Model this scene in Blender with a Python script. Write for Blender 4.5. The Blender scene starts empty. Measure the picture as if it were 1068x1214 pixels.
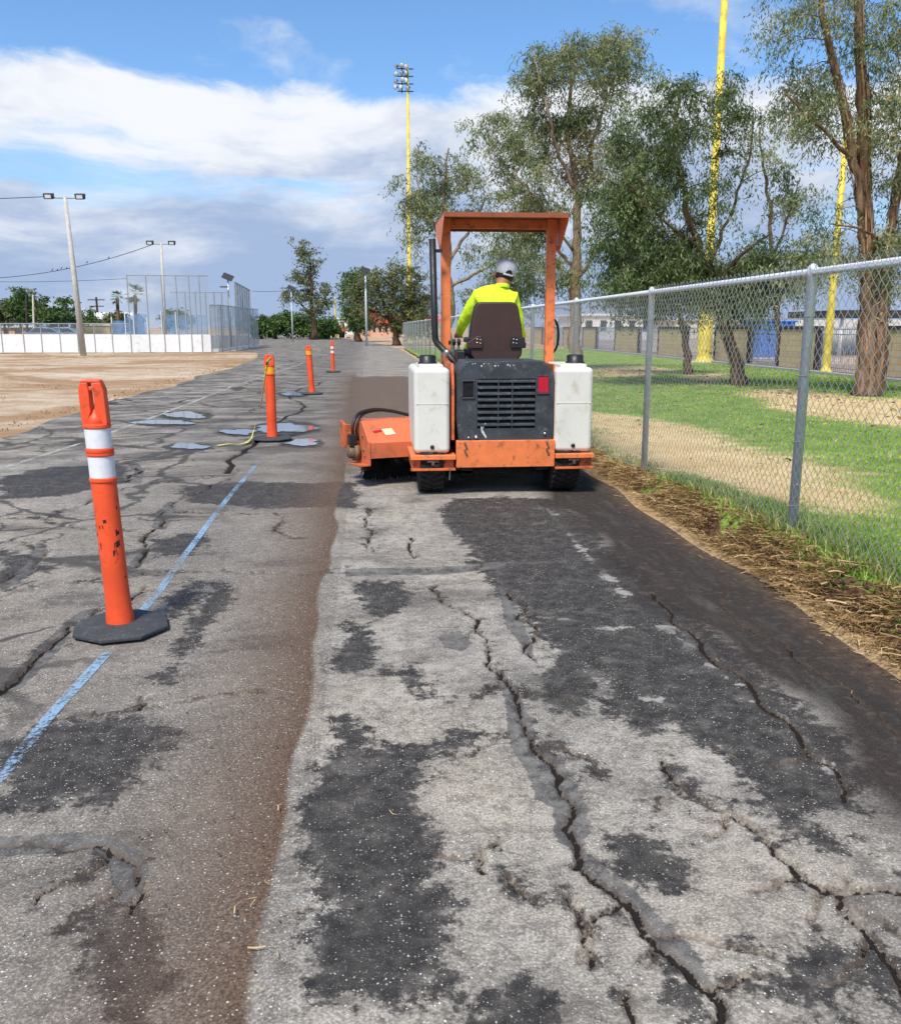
import bpy, bmesh, math, random
import numpy as np
from mathutils import Vector, Matrix

# ------------------------------------------------------------------ camera
scene = bpy.context.scene
COL = scene.collection
CAM_H = 1.45
FOC = 1050.0                      # focal length in pixels of a 1068 wide picture
PITCH = math.atan(219 / FOC)
YAW = math.atan(97 * math.cos(PITCH) / FOC)
cam_data = bpy.data.cameras.new('camera')
cam = bpy.data.objects.new('camera', cam_data)
COL.objects.link(cam)
cam.location = (0, 0, CAM_H)
cam.rotation_euler = (math.pi / 2 - PITCH, 0, -YAW)
cam_data.sensor_fit = 'HORIZONTAL'
cam_data.sensor_width = 36
cam_data.lens = FOC / 1068 * 36
cam_data.clip_start = 0.05
cam_data.clip_end = 5000
scene.camera = cam

# ------------------------------------------------------------------ sky and sun
SUN_EL, SUN_AZ = math.radians(56), math.radians(205)    # azimuth clockwise from +Y: behind the camera, a little left
world = bpy.data.worlds.new('World')
scene.world = world
world.use_nodes = True
wt = world.node_tree
for n in list(wt.nodes):
    wt.nodes.remove(n)


def wn(t, **kw):
    n = wt.nodes.new(t)
    for k, v in kw.items():
        setattr(n, k, v)
    return n


def wmath(op, a, b=None, c=None, clamp=False):
    n = wn('ShaderNodeMath', operation=op, use_clamp=clamp)
    for i, v in enumerate((a, b, c)):
        if v is None:
            continue
        if isinstance(v, (int, float)):
            n.inputs[i].default_value = v
        else:
            wt.links.new(v, n.inputs[i])
    return n.outputs[0]


def wmap(v, a, b, c=0.0, d=1.0, smooth=True):
    n = wn('ShaderNodeMapRange', interpolation_type='SMOOTHSTEP' if smooth else 'LINEAR')
    wt.links.new(v, n.inputs[0])
    for i, x in enumerate((a, b, c, d)):
        n.inputs[i + 1].default_value = x
    return n.outputs[0]


def wnoise(vec, scale, detail=6, rough=0.55, dist=0.0):
    n = wn('ShaderNodeTexNoise')
    n.inputs['Scale'].default_value = scale
    n.inputs['Detail'].default_value = detail
    n.inputs['Roughness'].default_value = rough
    n.inputs['Distortion'].default_value = dist
    wt.links.new(vec, n.inputs['Vector'])
    return n.outputs[0]


def wvecmul(vec, s, off=(0, 0, 0)):
    n = wn('ShaderNodeVectorMath', operation='MULTIPLY_ADD')
    wt.links.new(vec, n.inputs[0])
    n.inputs[1].default_value = s
    n.inputs[2].default_value = off
    return n.outputs[0]


def wmixc(f, a, b):
    n = wn('ShaderNodeMix', data_type='RGBA')
    wt.links.new(f, n.inputs['Factor'])
    for i, v in ((6, a), (7, b)):
        if isinstance(v, tuple):
            n.inputs[i].default_value = (*v, 1)
        else:
            wt.links.new(v, n.inputs[i])
    return n.outputs[2]


sky = wn('ShaderNodeTexSky')
sky.sky_type = 'NISHITA'
sky.sun_disc = False
sky.sun_elevation = SUN_EL
sky.sun_rotation = SUN_AZ
sky.air_density = 1.0
sky.dust_density = 0.6
sky.ozone_density = 3.0
tc = wn('ShaderNodeTexCoord')
sep = wn('ShaderNodeSeparateXYZ')
wt.links.new(tc.outputs['Generated'], sep.inputs[0])
Z = sep.outputs['Z']
SKYV = tc.outputs['Generated']
# cloud bank round the horizon (ragged cumulus tops, layered grey bases, clear blue above with thin scraps)
warp_n = wn('ShaderNodeTexNoise')
warp_n.inputs['Scale'].default_value = 3.0
warp_n.inputs['Detail'].default_value = 4
wt.links.new(wvecmul(SKYV, (1.0, 1.0, 2.2), (1.0, 4.0, 0.5)), warp_n.inputs['Vector'])
wv = wn('ShaderNodeVectorMath', operation='MULTIPLY_ADD')
wt.links.new(warp_n.outputs[1], wv.inputs[0])
wv.inputs[1].default_value = (0.16, 0.16, 0.10)
wt.links.new(SKYV, wv.inputs[2])
SV = wv.outputs[0]
bank_n = wnoise(wvecmul(SV, (4.2, 4.2, 9.0), (8.1, 2.7, 1.4)), 1.0, 9, 0.62)
lay_n = wnoise(wvecmul(SV, (2.3, 2.3, 15.0), (4.3, 1.2, 7.0)), 1.0, 9, 0.58)
wisp_n = wnoise(wvecmul(SV, (4.5, 4.5, 9.0), (7.3, 2.2, 1.0)), 1.0, 8, 0.58)
top_edge = wmath('ADD', Z, wmath('MULTIPLY', wmath('SUBTRACT', bank_n, 0.5), -0.12))
bank = wmap(top_edge, 0.243, 0.222)
holes = wmap(wmath('ADD', lay_n, wmap(Z, 0.02, 0.15, 0.16, 0.0, False)), 0.33, 0.46)
bank = wmath('MULTIPLY', bank, wmath('MULTIPLY_ADD', holes, 0.82, 0.18))
wisp = wmath('MULTIPLY', wmap(wisp_n, 0.57, 0.72), 0.5)
cloud = wmath('MAXIMUM', bank, wisp, clamp=True)
shade_n = wnoise(wvecmul(SV, (3.2, 3.2, 10.0), (5.3, 3.2, 2.0)), 1.0, 8, 0.6)
shade = wmath('ADD', wmap(Z, 0.05, 0.20, 0.0, 0.52, False), wmath('MULTIPLY', wmath('SUBTRACT', shade_n, 0.5), 3.0))
shade = wmap(shade, -0.1, 0.75)
CLOUD_DARK, CLOUD_LITE = (3.2, 4.2, 6.1), (7.7, 7.95, 8.4)
cloud_col = wmixc(shade, CLOUD_DARK, CLOUD_LITE)
haze_f = wmap(Z, 0.15, -0.02, 0.0, 0.8)
skyc = wn('ShaderNodeMix', data_type='RGBA', blend_type='MULTIPLY')
skyc.inputs['Factor'].default_value = 1.0
wt.links.new(sky.outputs[0], skyc.inputs[6])
skyc.inputs[7].default_value = (1.04, 1.32, 1.54, 1)
sky_h = wmixc(haze_f, skyc.outputs[2], (4.9, 5.8, 7.2))
sky_all = wmixc(cloud, sky_h, cloud_col)
bg = wn('ShaderNodeBackground')
bg.inputs['Strength'].default_value = 0.088
wt.links.new(sky_all, bg.inputs['Color'])
world.cycles.sampling_method = 'MANUAL'
world.cycles.sample_map_resolution = 512
wo = wn('ShaderNodeOutputWorld')
wt.links.new(bg.outputs[0], wo.inputs[0])

sun_data = bpy.data.lights.new('sun', 'SUN')
sun_data.energy = 3.6
sun_data.angle = math.radians(12)
sun_data.color = (1.0, 0.95, 0.87)
sun = bpy.data.objects.new('sun', sun_data)
COL.objects.link(sun)
sd = Vector((math.sin(SUN_AZ) * math.cos(SUN_EL), math.cos(SUN_AZ) * math.cos(SUN_EL), math.sin(SUN_EL)))
sun.rotation_euler = sd.to_track_quat('Z', 'Y').to_euler()
sun.location = (0, 0, 30)

scene.view_settings.view_transform = 'Standard'
scene.view_settings.look = 'None'
scene.view_settings.gamma = 1
scene.view_settings.exposure = 0.45
scene.render.engine = 'CYCLES'
scene.cycles.use_denoising = True
scene.cycles.adaptive_threshold = 0.02
scene.cycles.max_bounces = 5
scene.cycles.transparent_max_bounces = 10

# ------------------------------------------------------------------ photograph survey -> world metres
def ray(px, py):
    u = (px - 534) / FOC
    v = -(py - 607) / FOC
    fy = math.cos(PITCH) + v * math.sin(PITCH)
    z = -math.sin(PITCH) + v * math.cos(PITCH)
    return (u * math.cos(YAW) + fy * math.sin(YAW), -u * math.sin(YAW) + fy * math.cos(YAW), z)


def G(px, py, z=0.0):
    r = ray(px, py)
    t = (z - CAM_H) / r[2]
    return (r[0] * t, r[1] * t)


def at(px, py, yy):
    r = ray(px, py)
    t = yy / r[1]
    return Vector((r[0] * t, yy, CAM_H + r[2] * t))


def atx(px, py, xx):
    r = ray(px, py)
    t = xx / r[0]
    return Vector((xx, r[1] * t, CAM_H + r[2] * t))


def lin(r, g, b):
    f = lambda c: (c / 255 / 12.92) if c / 255 <= 0.04045 else ((c / 255 + 0.055) / 1.055) ** 2.4
    return (f(r), f(g), f(b))


# ------------------------------------------------------------------ mesh helpers
class MB:
    def __init__(self):
        self.v, self.f = [], []

    def add(self, vs, fs):
        o = len(self.v)
        self.v += [tuple(p) for p in vs]
        self.f += [tuple(i + o for i in f) for f in fs]
        return self

    def box(self, x0, x1, y0, y1, z0, z1, M=None):
        vs = [Vector((x, y, z)) for z in (z0, z1) for y in (y0, y1) for x in (x0, x1)]
        if M is not None:
            vs = [M @ p for p in vs]
        return self.add(vs, [(0, 2, 3, 1), (4, 5, 7, 6), (0, 1, 5, 4), (2, 6, 7, 3), (0, 4, 6, 2), (1, 3, 7, 5)])

    def prism(self, poly, a, b, axis='x', M=None):
        """poly in the two other axes, extruded from a to b along axis"""
        def P(u, w, t):
            q = {'x': (t, u, w), 'y': (u, t, w), 'z': (u, w, t)}[axis]
            return M @ Vector(q) if M is not None else q
        n = len(poly)
        vs = [P(u, w, a) for u, w in poly] + [P(u, w, b) for u, w in poly]
        fs = [tuple(range(n))[::-1], tuple(range(n, 2 * n))]
        fs += [(i, (i + 1) % n, n + (i + 1) % n, n + i) for i in range(n)]
        return self.add(vs, fs)

    def tube(self, pts, r, n=8, cap=True, flute=0.0):
        pts = [Vector(p) for p in pts]
        rs = r if isinstance(r, (list, tuple)) else [r] * len(pts)
        vs, fs = [], []
        ref = None
        for i, p in enumerate(pts):
            d = (pts[min(i + 1, len(pts) - 1)] - pts[max(i - 1, 0)])
            d = d.normalized() if d.length > 1e-9 else Vector((0, 0, 1))
            if ref is None:
                ref = Vector((1, 0, 0)) if abs(d.x) < 0.8 else Vector((0, 1, 0))
            a = (ref - d * ref.dot(d)).normalized()
            ref = a
            b = d.cross(a)
            for k in range(n):
                t = 2 * math.pi * k / n
                q = rs[i] * (1 + flute * (math.sin(3 * t + i * .23) + .6 * math.sin(7 * t - i * .51) + .5 * math.sin(2 * t + i * 1.1))) if flute else rs[i]
                vs.append(p + a * (q * math.cos(t)) + b * (q * math.sin(t)))
        for i in range(len(pts) - 1):
            for k in range(n):
                k2 = (k + 1) % n
                fs.append((i * n + k, i * n + k2, (i + 1) * n + k2, (i + 1) * n + k))
        if cap:
            fs.append(tuple(range(n))[::-1])
            fs.append(tuple((len(pts) - 1) * n + k for k in range(n)))
        return self.add(vs, fs)

    def lathe(self, prof, n=24, M=None, cap=True):
        """profile of (radius, z); M places it"""
        vs, fs = [], []
        for r, z in prof:
            for k in range(n):
                t = 2 * math.pi * k / n
                p = Vector((r * math.cos(t), r * math.sin(t), z))
                vs.append(M @ p if M is not None else p)
        for i in range(len(prof) - 1):
            for k in range(n):
                k2 = (k + 1) % n
                fs.append((i * n + k, i * n + k2, (i + 1) * n + k2, (i + 1) * n + k))
        if cap:
            fs.append(tuple(range(n))[::-1])
            fs.append(tuple((len(prof) - 1) * n + k for k in range(n)))
        return self.add(vs, fs)

    def quad(self, a, b, c, d):
        return self.add([a, b, c, d], [(0, 1, 2, 3)])

    def build_split(self, name, mat, parent=None, **kw):
        """every separate piece becomes a part of its own"""
        par = list(range(len(self.v)))

        def find(i_):
            while par[i_] != i_:
                par[i_] = par[par[i_]]
                i_ = par[i_]
            return i_
        for f in self.f:
            for k in f[1:]:
                par[find(k)] = find(f[0])
        groups = {}
        for f in self.f:
            groups.setdefault(find(f[0]), []).append(f)
        out = []
        for fs in groups.values():
            ids = sorted({i_ for f in fs for i_ in f})
            mp = {j: k for k, j in enumerate(ids)}
            m = MB()
            m.add([self.v[j] for j in ids], [tuple(mp[i_] for i_ in f) for f in fs])
            out.append(m.build(name, mat, parent, **kw))
        return out

    def build(self, name, mat, parent=None, smooth=False, bevel=0.0, seg=2, origin=None):
        me = bpy.data.meshes.new(name)
        o3 = Vector(origin) if origin is not None else (wloc(parent) if parent else Vector((0, 0, 0)))
        me.from_pydata([(p[0] - o3.x, p[1] - o3.y, p[2] - o3.z) for p in self.v], [], self.f)
        me.update()
        ob = bpy.data.objects.new(name, me)
        COL.objects.link(ob)
        if mat:
            me.materials.append(mat)
        if smooth:
            me.shade_smooth()
        if bevel:
            m = ob.modifiers.new('bevel', 'BEVEL')
            m.width = bevel
            m.segments = seg
            m.limit_method = 'ANGLE'
            m.angle_limit = math.radians(35)
            me.shade_smooth()
            m.harden_normals = True
        if parent:
            ob.parent = parent
        elif origin is not None:
            ob.location = o3
        return ob


def wloc(o):
    v = Vector((0, 0, 0))
    while o is not None:
        v += o.location
        o = o.parent
    return v


def tag(o, label=None, cat=None, group=None, kind=None):
    if label:
        o['label'] = label
    if cat:
        o['category'] = cat
    if group:
        o['group'] = group
    if kind:
        o['kind'] = kind
    return o


def thing(name, loc, label, cat, group=None):
    o = bpy.data.objects.new(name, None)
    o.location = loc
    o.empty_display_size = 0.2
    COL.objects.link(o)
    return tag(o, label, cat, group)


def copy_tree(o, parent=None):
    c = o.copy()
    COL.objects.link(c)
    c.parent = parent
    for ch in list(o.children):
        copy_tree(ch, c)
    return c


def np_mesh(name, verts, faces, mat=None, attrs=None, smooth=False, parent=None, origin=(0, 0, 0)):
    """verts (N,3), faces (M,k) with constant k"""
    verts = np.asarray(verts, dtype=np.float32) - np.asarray(origin, dtype=np.float32)
    faces = np.asarray(faces, dtype=np.int32)
    me = bpy.data.meshes.new(name)
    me.vertices.add(len(verts))
    me.vertices.foreach_set('co', verts.ravel())
    k = faces.shape[1]
    me.loops.add(faces.size)
    me.loops.foreach_set('vertex_index', faces.ravel())
    me.polygons.add(len(faces))
    me.polygons.foreach_set('loop_start', np.arange(0, faces.size, k, dtype=np.int32))
    me.update(calc_edges=True)
    if attrs:
        for an, av in attrs.items():
            a = me.attributes.new(an, 'FLOAT', 'POINT')
            a.data.foreach_set('value', np.asarray(av, dtype=np.float32))
    if smooth:
        me.shade_smooth()
    ob = bpy.data.objects.new(name, me)
    COL.objects.link(ob)
    if mat:
        me.materials.append(mat)
    if parent:
        ob.parent = parent
    return ob


# ------------------------------------------------------------------ material helpers
class NT:
    """small wrapper that keeps node code short"""
    def __init__(self, name):
        self.m = bpy.data.materials.new(name)
        self.m.use_nodes = True
        self.t = self.m.node_tree
        self.t.nodes.clear()
        self.out = self.n('ShaderNodeOutputMaterial')

    def n(self, t, **kw):
        x = self.t.nodes.new(t)
        for k, v in kw.items():
            setattr(x, k, v)
        return x

    def put(self, sock, v):
        if v is None:
            return
        if hasattr(v, 'is_output'):
            self.t.links.new(v, sock)
        elif isinstance(v, tuple) and len(v) == 3 and sock.type == 'RGBA':
            sock.default_value = (*v, 1)
        else:
            sock.default_value = v

    def coord(self, kind='Object'):
        return self.n('ShaderNodeTexCoord').outputs[kind]

    def vmul(self, vec, s, off=(0, 0, 0)):
        x = self.n('ShaderNodeVectorMath', operation='MULTIPLY_ADD')
        self.put(x.inputs[0], vec)
        x.inputs[1].default_value = s
        x.inputs[2].default_value = off
        return x.outputs[0]

    def vadd(self, a, b):
        x = self.n('ShaderNodeVectorMath', operation='ADD')
        self.put(x.inputs[0], a)
        self.put(x.inputs[1], b)
        return x.outputs[0]

    def noise(self, vec, scale, detail=4, rough=0.55, dist=0.0, color=False):
        x = self.n('ShaderNodeTexNoise')
        self.put(x.inputs['Vector'], vec)
        x.inputs['Scale'].default_value = scale
        x.inputs['Detail'].default_value = detail
        x.inputs['Roughness'].default_value = rough
        x.inputs['Distortion'].default_value = dist
        return x.outputs[1 if color else 0]

    def voro(self, vec, scale, feature='F1', rnd=1.0):
        x = self.n('ShaderNodeTexVoronoi', feature=feature)
        self.put(x.inputs['Vector'], vec)
        x.inputs['Scale'].default_value = scale
        x.inputs['Randomness'].default_value = rnd
        return x.outputs

    def attr(self, name):
        x = self.n('ShaderNodeAttribute', attribute_name=name)
        return x.outputs['Fac']

    def math(self, op, a, b=None, c=None, clamp=False):
        x = self.n('ShaderNodeMath', operation=op, use_clamp=clamp)
        for i, v in enumerate((a, b, c)):
            if v is not None:
                self.put(x.inputs[i], v)
        return x.outputs[0]

    def map(self, v, a, b, c=0.0, d=1.0, smooth=True):
        x = self.n('ShaderNodeMapRange', interpolation_type='SMOOTHSTEP' if smooth else 'LINEAR')
        self.put(x.inputs[0], v)
        for i, q in enumerate((a, b, c, d)):
            x.inputs[i + 1].default_value = q
        return x.outputs[0]

    def mix(self, f, a, b, blend='MIX'):
        x = self.n('ShaderNodeMix', data_type='RGBA', blend_type=blend)
        self.put(x.inputs['Factor'], f)
        self.put(x.inputs[6], a)
        self.put(x.inputs[7], b)
        return x.outputs[2]

    def ramp(self, f, stops):
        x = self.n('ShaderNodeValToRGB')
        self.put(x.inputs[0], f)
        e = x.color_ramp.elements
        while len(e) < len(stops):
            e.new(0.5)
        for i, (p, c) in enumerate(stops):
            e[i].position = p
            e[i].color = (*c, 1)
        return x.outputs[0]

    def bump(self, h, strength=0.3, dist=0.01, normal=None):
        x = self.n('ShaderNodeBump')
        x.inputs['Strength'].default_value = strength
        x.inputs['Distance'].default_value = dist
        self.put(x.inputs['Height'], h)
        if normal is not None:
            self.put(x.inputs['Normal'], normal)
        return x.outputs[0]

    def bsdf(self, col, rough=0.6, metal=0.0, normal=None, spec=0.5, **kw):
        b = self.n('ShaderNodeBsdfPrincipled')
        self.put(b.inputs['Base Color'], col)
        self.put(b.inputs['Roughness'], rough)
        self.put(b.inputs['Metallic'], metal)
        self.put(b.inputs['Specular IOR Level'], spec)
        if normal is not None:
            self.put(b.inputs['Normal'], normal)
        for k, v in kw.items():
            self.put(b.inputs[k.replace('_', ' ')], v)
        return b.outputs[0]

    def done(self, shader):
        self.t.links.new(shader, self.out.inputs[0])
        return self.m


def pbr(name, col, rough=0.6, metal=0.0, var=0.18, scale=6.0, bump=0.0, bscale=60.0, dirt=None, dirt_amt=0.5, spec=0.5, coord='Object'):
    t = NT(name)
    co = t.coord(coord)
    n1 = t.noise(co, scale, 5, 0.6)
    lo = tuple(c * (1 - var) for c in col)
    hi = tuple(min(1, c * (1 + var)) for c in col)
    c = t.mix(t.map(n1, 0.3, 0.7), lo, hi)
    if dirt:
        n2 = t.noise(co, scale * 2.7, 8, 0.68, 0.4)
        c = t.mix(t.map(n2, 0.62 - dirt_amt * 0.25, 0.82 - dirt_amt * 0.2, 0, 0.9), c, dirt)
    r = t.map(t.noise(co, scale * 5, 4), 0.3, 0.7, max(0.02, rough - 0.08), min(1, rough + 0.1))
    nm = t.bump(t.noise(co, bscale, 4), bump, 0.01) if bump else None
    return t.done(t.bsdf(c, r, metal, nm, spec))

# ================================================================== GROUND
rng = np.random.default_rng(7)
ROAD_L, ROAD_R = -5.1, 2.22


def jag(pts, amp, it=3, seed=0):
    """fractal midpoint displacement of a ground polyline"""
    r = random.Random(seed)
    p = [Vector(q) for q in pts]
    for _ in range(it):
        q = [p[0]]
        for a, b in zip(p, p[1:]):
            d = b - a
            m = (a + b) / 2 + Vector((-d.y, d.x)) * r.uniform(-amp, amp)
            q += [m, b]
        p = q
    return p


def GP(lst):
    return [G(*q) for q in lst]


def seg_dist(P, pts, w0, w1=None):
    """signed distance of points P (N,2) to a polyline of half width w0 -> w1 (only where near)"""
    pts = np.array([tuple(q) for q in pts], dtype=np.float64)
    out = np.full(len(P), 9.0)
    lo, hi = pts.min(0) - 0.4, pts.max(0) + 0.4
    idx = np.where((P[:, 0] > lo[0]) & (P[:, 0] < hi[0]) & (P[:, 1] > lo[1]) & (P[:, 1] < hi[1]))[0]
    if len(idx) == 0:
        return out
    Q = P[idx]
    w1 = w0 if w1 is None else w1
    best = np.full(len(Q), 9.0)
    n = len(pts) - 1
    for i in range(n):
        a, b = pts[i], pts[i + 1]
        sub = np.where((Q[:, 0] > min(a[0], b[0]) - 0.3) & (Q[:, 0] < max(a[0], b[0]) + 0.3) &
                       (Q[:, 1] > min(a[1], b[1]) - 0.3) & (Q[:, 1] < max(a[1], b[1]) + 0.3))[0]
        if len(sub) == 0:
            continue
        q = Q[sub]
        d = b - a
        t = np.clip(((q - a) @ d) / max(d @ d, 1e-12), 0, 1)
        dd = np.hypot(*(q - a - t[:, None] * d).T)
        w = w0 + (w1 - w0) * (i + t) / n
        best[sub] = np.minimum(best[sub], dd - w)
    out[idx] = best
    return out


def poly_sd(P, poly):
    """signed distance to a polygon, negative inside, clipped to +0.5 m away"""
    poly = np.array([tuple(q) for q in poly], dtype=np.float64)
    out = np.full(len(P), 9.0)
    lo, hi = poly.min(0) - 0.5, poly.max(0) + 0.5
    idx = np.where((P[:, 0] > lo[0]) & (P[:, 0] < hi[0]) & (P[:, 1] > lo[1]) & (P[:, 1] < hi[1]))[0]
    if len(idx) == 0:
        return out
    Q = P[idx]
    best = np.full(len(Q), 9.0)
    ins = np.zeros(len(Q), bool)
    n = len(poly)
    for i in range(n):
        a, b = poly[i], poly[(i + 1) % n]
        d = b - a
        t = np.clip(((Q - a) @ d) / max(d @ d, 1e-12), 0, 1)
        best = np.minimum(best, np.hypot(*(Q - a - t[:, None] * d).T))
        c = (a[1] > Q[:, 1]) != (b[1] > Q[:, 1])
        xi = a[0] + (Q[:, 1] - a[1]) * d[0] / (d[1] if abs(d[1]) > 1e-12 else 1e-12)
        ins ^= c & (Q[:, 0] < xi)
    out[idx] = np.where(ins, -best, best)
    return out


# survey of the cracks: (points, half width at start, at end, jaggedness)
CRACKS = [
    ([(520, 690), (545, 718), (563, 742), (580, 766), (592, 795), (612, 820), (622, 860), (634, 888), (665, 917), (681, 952), (684, 1002), (682, 1024), (722, 1049), (757, 1088), (779, 1117), (801, 1137), (827, 1163), (845, 1174), (853, 1212), (870, 1262)], .006, .010, .16),
    ([(602, 700), (612, 728), (625, 760), (633, 778)], .008, .006, .2),
    ([(785, 896), (795, 919), (821, 938), (850, 954), (873, 967), (902, 985), (917, 1000), (919, 1010), (941, 1029), (964, 1046), (990, 1055), (997, 1072), (1013, 1091), (1036, 1114), (1056, 1140), (1068, 1160), (1100, 1200)], .005, .008, .18),
    ([(990, 1055), (1015, 1052), (1040, 1050), (1090, 1056)], .006, .010, .15),
    ([(745, 1173), (738, 1181), (746, 1196), (751, 1212), (758, 1235)], .003, .004, .2),
    ([(672, 1059), (686, 1088), (690, 1109), (704, 1130), (702, 1145)], .006, .004, .2),
    ([(515, 1013), (551, 1015), (569, 1013), (572, 1002), (594, 993)], .003, .003, .2),
    ([(569, 1013), (574, 1034)], .008, .004, .2),
    ([(600, 1036), (608, 1045), (633, 1065)], .004, .004, .2),
    ([(437, 600), (432, 612), (440, 625), (436, 640), (444, 652)], .007, .005, .2),
    ([(487, 635), (485, 648), (490, 660)], .008, .006, .2),
    ([(0, 820), (24, 800), (39, 784), (63, 760), (79, 741), (110, 725), (150, 713), (173, 694)], .012, .006, .15),
    ([(149, 674), (173, 643), (193, 619), (204, 595), (236, 584), (252, 572), (275, 566)], .010, .010, .15),
    ([(-20, 712), (28, 694), (79, 688), (149, 682), (252, 677), (354, 678), (409, 676), (470, 677), (520, 674), (600, 668)], .006, .008, .06),
    ([(8, 690), (39, 670), (51, 650), (28, 639), (-10, 639)], .010, .010, .15),
    ([(55, 615), (71, 621), (114, 627), (189, 629)], .010, .008, .12),
    ([(-10, 613), (59, 613), (106, 595), (157, 576), (252, 564)], .010, .010, .12),
    ([(212, 607), (326, 607), (338, 615), (326, 627), (354, 637)], .006, .006, .12),
    ([(-20, 1000), (47, 997), (79, 1005), (106, 997), (126, 1001), (149, 1013), (165, 1032), (169, 1056), (153, 1080)], .003, .005, .15),
    ([(59, 848), (122, 848), (165, 840), (212, 832), (315, 820)], .002, .003, .15),
    ([(165, 840), (166, 826)], .006, .004, .2),
    ([(270, 560), (297, 529), (330, 500), (357, 477), (385, 452)], .03, .03, .06),
    ([(0, 500), (120, 480), (200, 470)], .03, .03, .1),
    ([(200, 478), (245, 470), (320, 462)], .03, .03, .1),
    ([(20, 540), (100, 545), (160, 550), (240, 553)], .015, .012, .1),
    ([(160, 553), (165, 560), (150, 570)], .02, .02, .2),
    ([(770, 700), (805, 740), (850, 785), (900, 825), (940, 860), (985, 905), (1000, 945)], .010, .008, .12),
    ([(860, 700), (930, 760), (1000, 810), (1068, 870)], .004, .004, .15),
]
SEALS = [
    [(588, 790), (600, 800), (612, 815), (630, 850), (636, 885), (643, 890), (668, 899), (682, 928), (697, 952), (700, 985), (690, 999), (707, 1020), (736, 1038), (766, 1068), (785, 1088), (811, 1111), (834, 1140), (850, 1170), (870, 1212), (884, 1262), (862, 1260), (853, 1212), (845, 1174), (801, 1137), (759, 1088), (720, 1049), (682, 1024), (679, 1002), (661, 995), (656, 956), (636, 945), (625, 913), (608, 888), (602, 860), (600, 830), (590, 808)],
    [(590, 690), (612, 712), (622, 740), (632, 770), (640, 790), (620, 765), (600, 740)],
    [(-10, 1013), (80, 1008), (110, 1003), (126, 1015), (135, 1045), (145, 1068), (165, 1055), (178, 1030), (165, 1005), (140, 992), (105, 985), (-10, 990)],
    [(0, 822), (12, 798), (30, 785), (45, 768), (62, 752), (76, 738), (95, 724), (112, 720), (92, 742), (72, 768), (50, 790), (28, 812)],
    [(180, 625), (188, 606), (200, 594), (212, 592), (205, 610), (196, 628)],
    [(165, 655), (150, 672), (120, 690), (138, 694), (165, 674), (182, 645)],
    [(410, 673), (520, 670), (600, 663), (600, 671), (520, 679), (410, 682)],
    [(520, 752), (545, 745), (560, 760), (548, 770), (528, 765)],
    [(30, 668), (44, 640), (56, 645), (48, 668), (20, 690), (0, 698), (0, 690)],
    [(150, 548), (162, 548), (172, 556), (168, 572), (152, 573), (160, 560)],
]
WETS = [
    [(416, 844), (446, 882), (509, 882), (543, 865), (568, 869), (543, 890), (509, 903), (492, 937), (484, 954), (505, 988), (518, 1013), (509, 1039), (535, 1072), (526, 1094), (509, 1106), (522, 1144), (530, 1182), (509, 1195), (446, 1204), (416, 1182), (365, 1187), (374, 1144), (365, 1106), (378, 1047), (365, 996), (374, 937), (387, 869), (403, 844)],
    [(425, 690), (470, 690), (486, 706), (476, 726), (440, 730), (425, 715)],
    [(415, 740), (450, 745), (440, 780), (410, 790)],
    [(462, 790), (500, 790), (528, 826), (490, 832)],
    [(521, 610), (552, 637), (565, 664), (579, 685), (585, 698), (602, 708), (622, 722), (643, 742), (649, 762), (656, 776), (649, 796), (659, 826), (680, 838), (714, 806), (722, 840), (756, 862), (769, 869), (790, 861), (845, 886), (849, 899), (900, 937), (904, 954), (934, 971), (947, 954), (985, 946), (1010, 950), (1030, 935), (1000, 880), (940, 825), (880, 775), (800, 715), (740, 665), (700, 630), (660, 590), (600, 590), (540, 590)],
    [(725, 985), (770, 975), (785, 1007), (818, 1030), (800, 1055), (760, 1045), (735, 1020), (722, 1000)],
    [(575, 1214), (590, 1190), (610, 1165), (640, 1185), (640, 1240), (575, 1240)],
    [(782, 1121), (844, 1173), (850, 1214), (856, 1260), (800, 1260), (790, 1200)],
    [(930, 960), (960, 982), (1010, 1000), (1013, 1014), (985, 1008), (950, 985)],
    [(1033, 1010), (1080, 1030), (1080, 1048), (1045, 1026)],
    [(850, 1156), (883, 1153), (902, 1160), (948, 1164), (950, 1140), (968, 1122), (997, 1132), (1046, 1135), (1046, 1146), (990, 1150), (972, 1148), (965, 1175), (930, 1182), (895, 1174), (855, 1170)],
    [(120, 1090), (165, 1085), (175, 1130), (170, 1190), (185, 1240), (130, 1240), (140, 1180), (100, 1150)],
    [(-5, 880), (60, 850), (160, 852), (200, 870), (190, 905), (120, 950), (-5, 965)],
    [(0, 650), (40, 655), (48, 676), (10, 690), (-5, 690)],
    [(180, 640), (225, 632), (245, 640), (230, 655), (180, 662)],
    [(195, 700), (240, 690), (245, 705), (205, 730)],
    [(215, 575), (300, 570), (420, 572), (420, 600), (300, 600), (220, 595)],
    [(0, 565), (60, 552), (150, 552), (150, 572), (60, 588), (0, 590)],
    [(785, 900), (810, 900), (830, 935), (860, 952), (850, 960), (815, 943), (795, 925)],
    [(250, 690), (275, 695), (260, 725), (225, 775), (200, 805), (195, 795), (225, 745)],
    [(940, 1036), (965, 1048), (990, 1062), (1003, 1078), (990, 1066), (960, 1052)],
]
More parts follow.
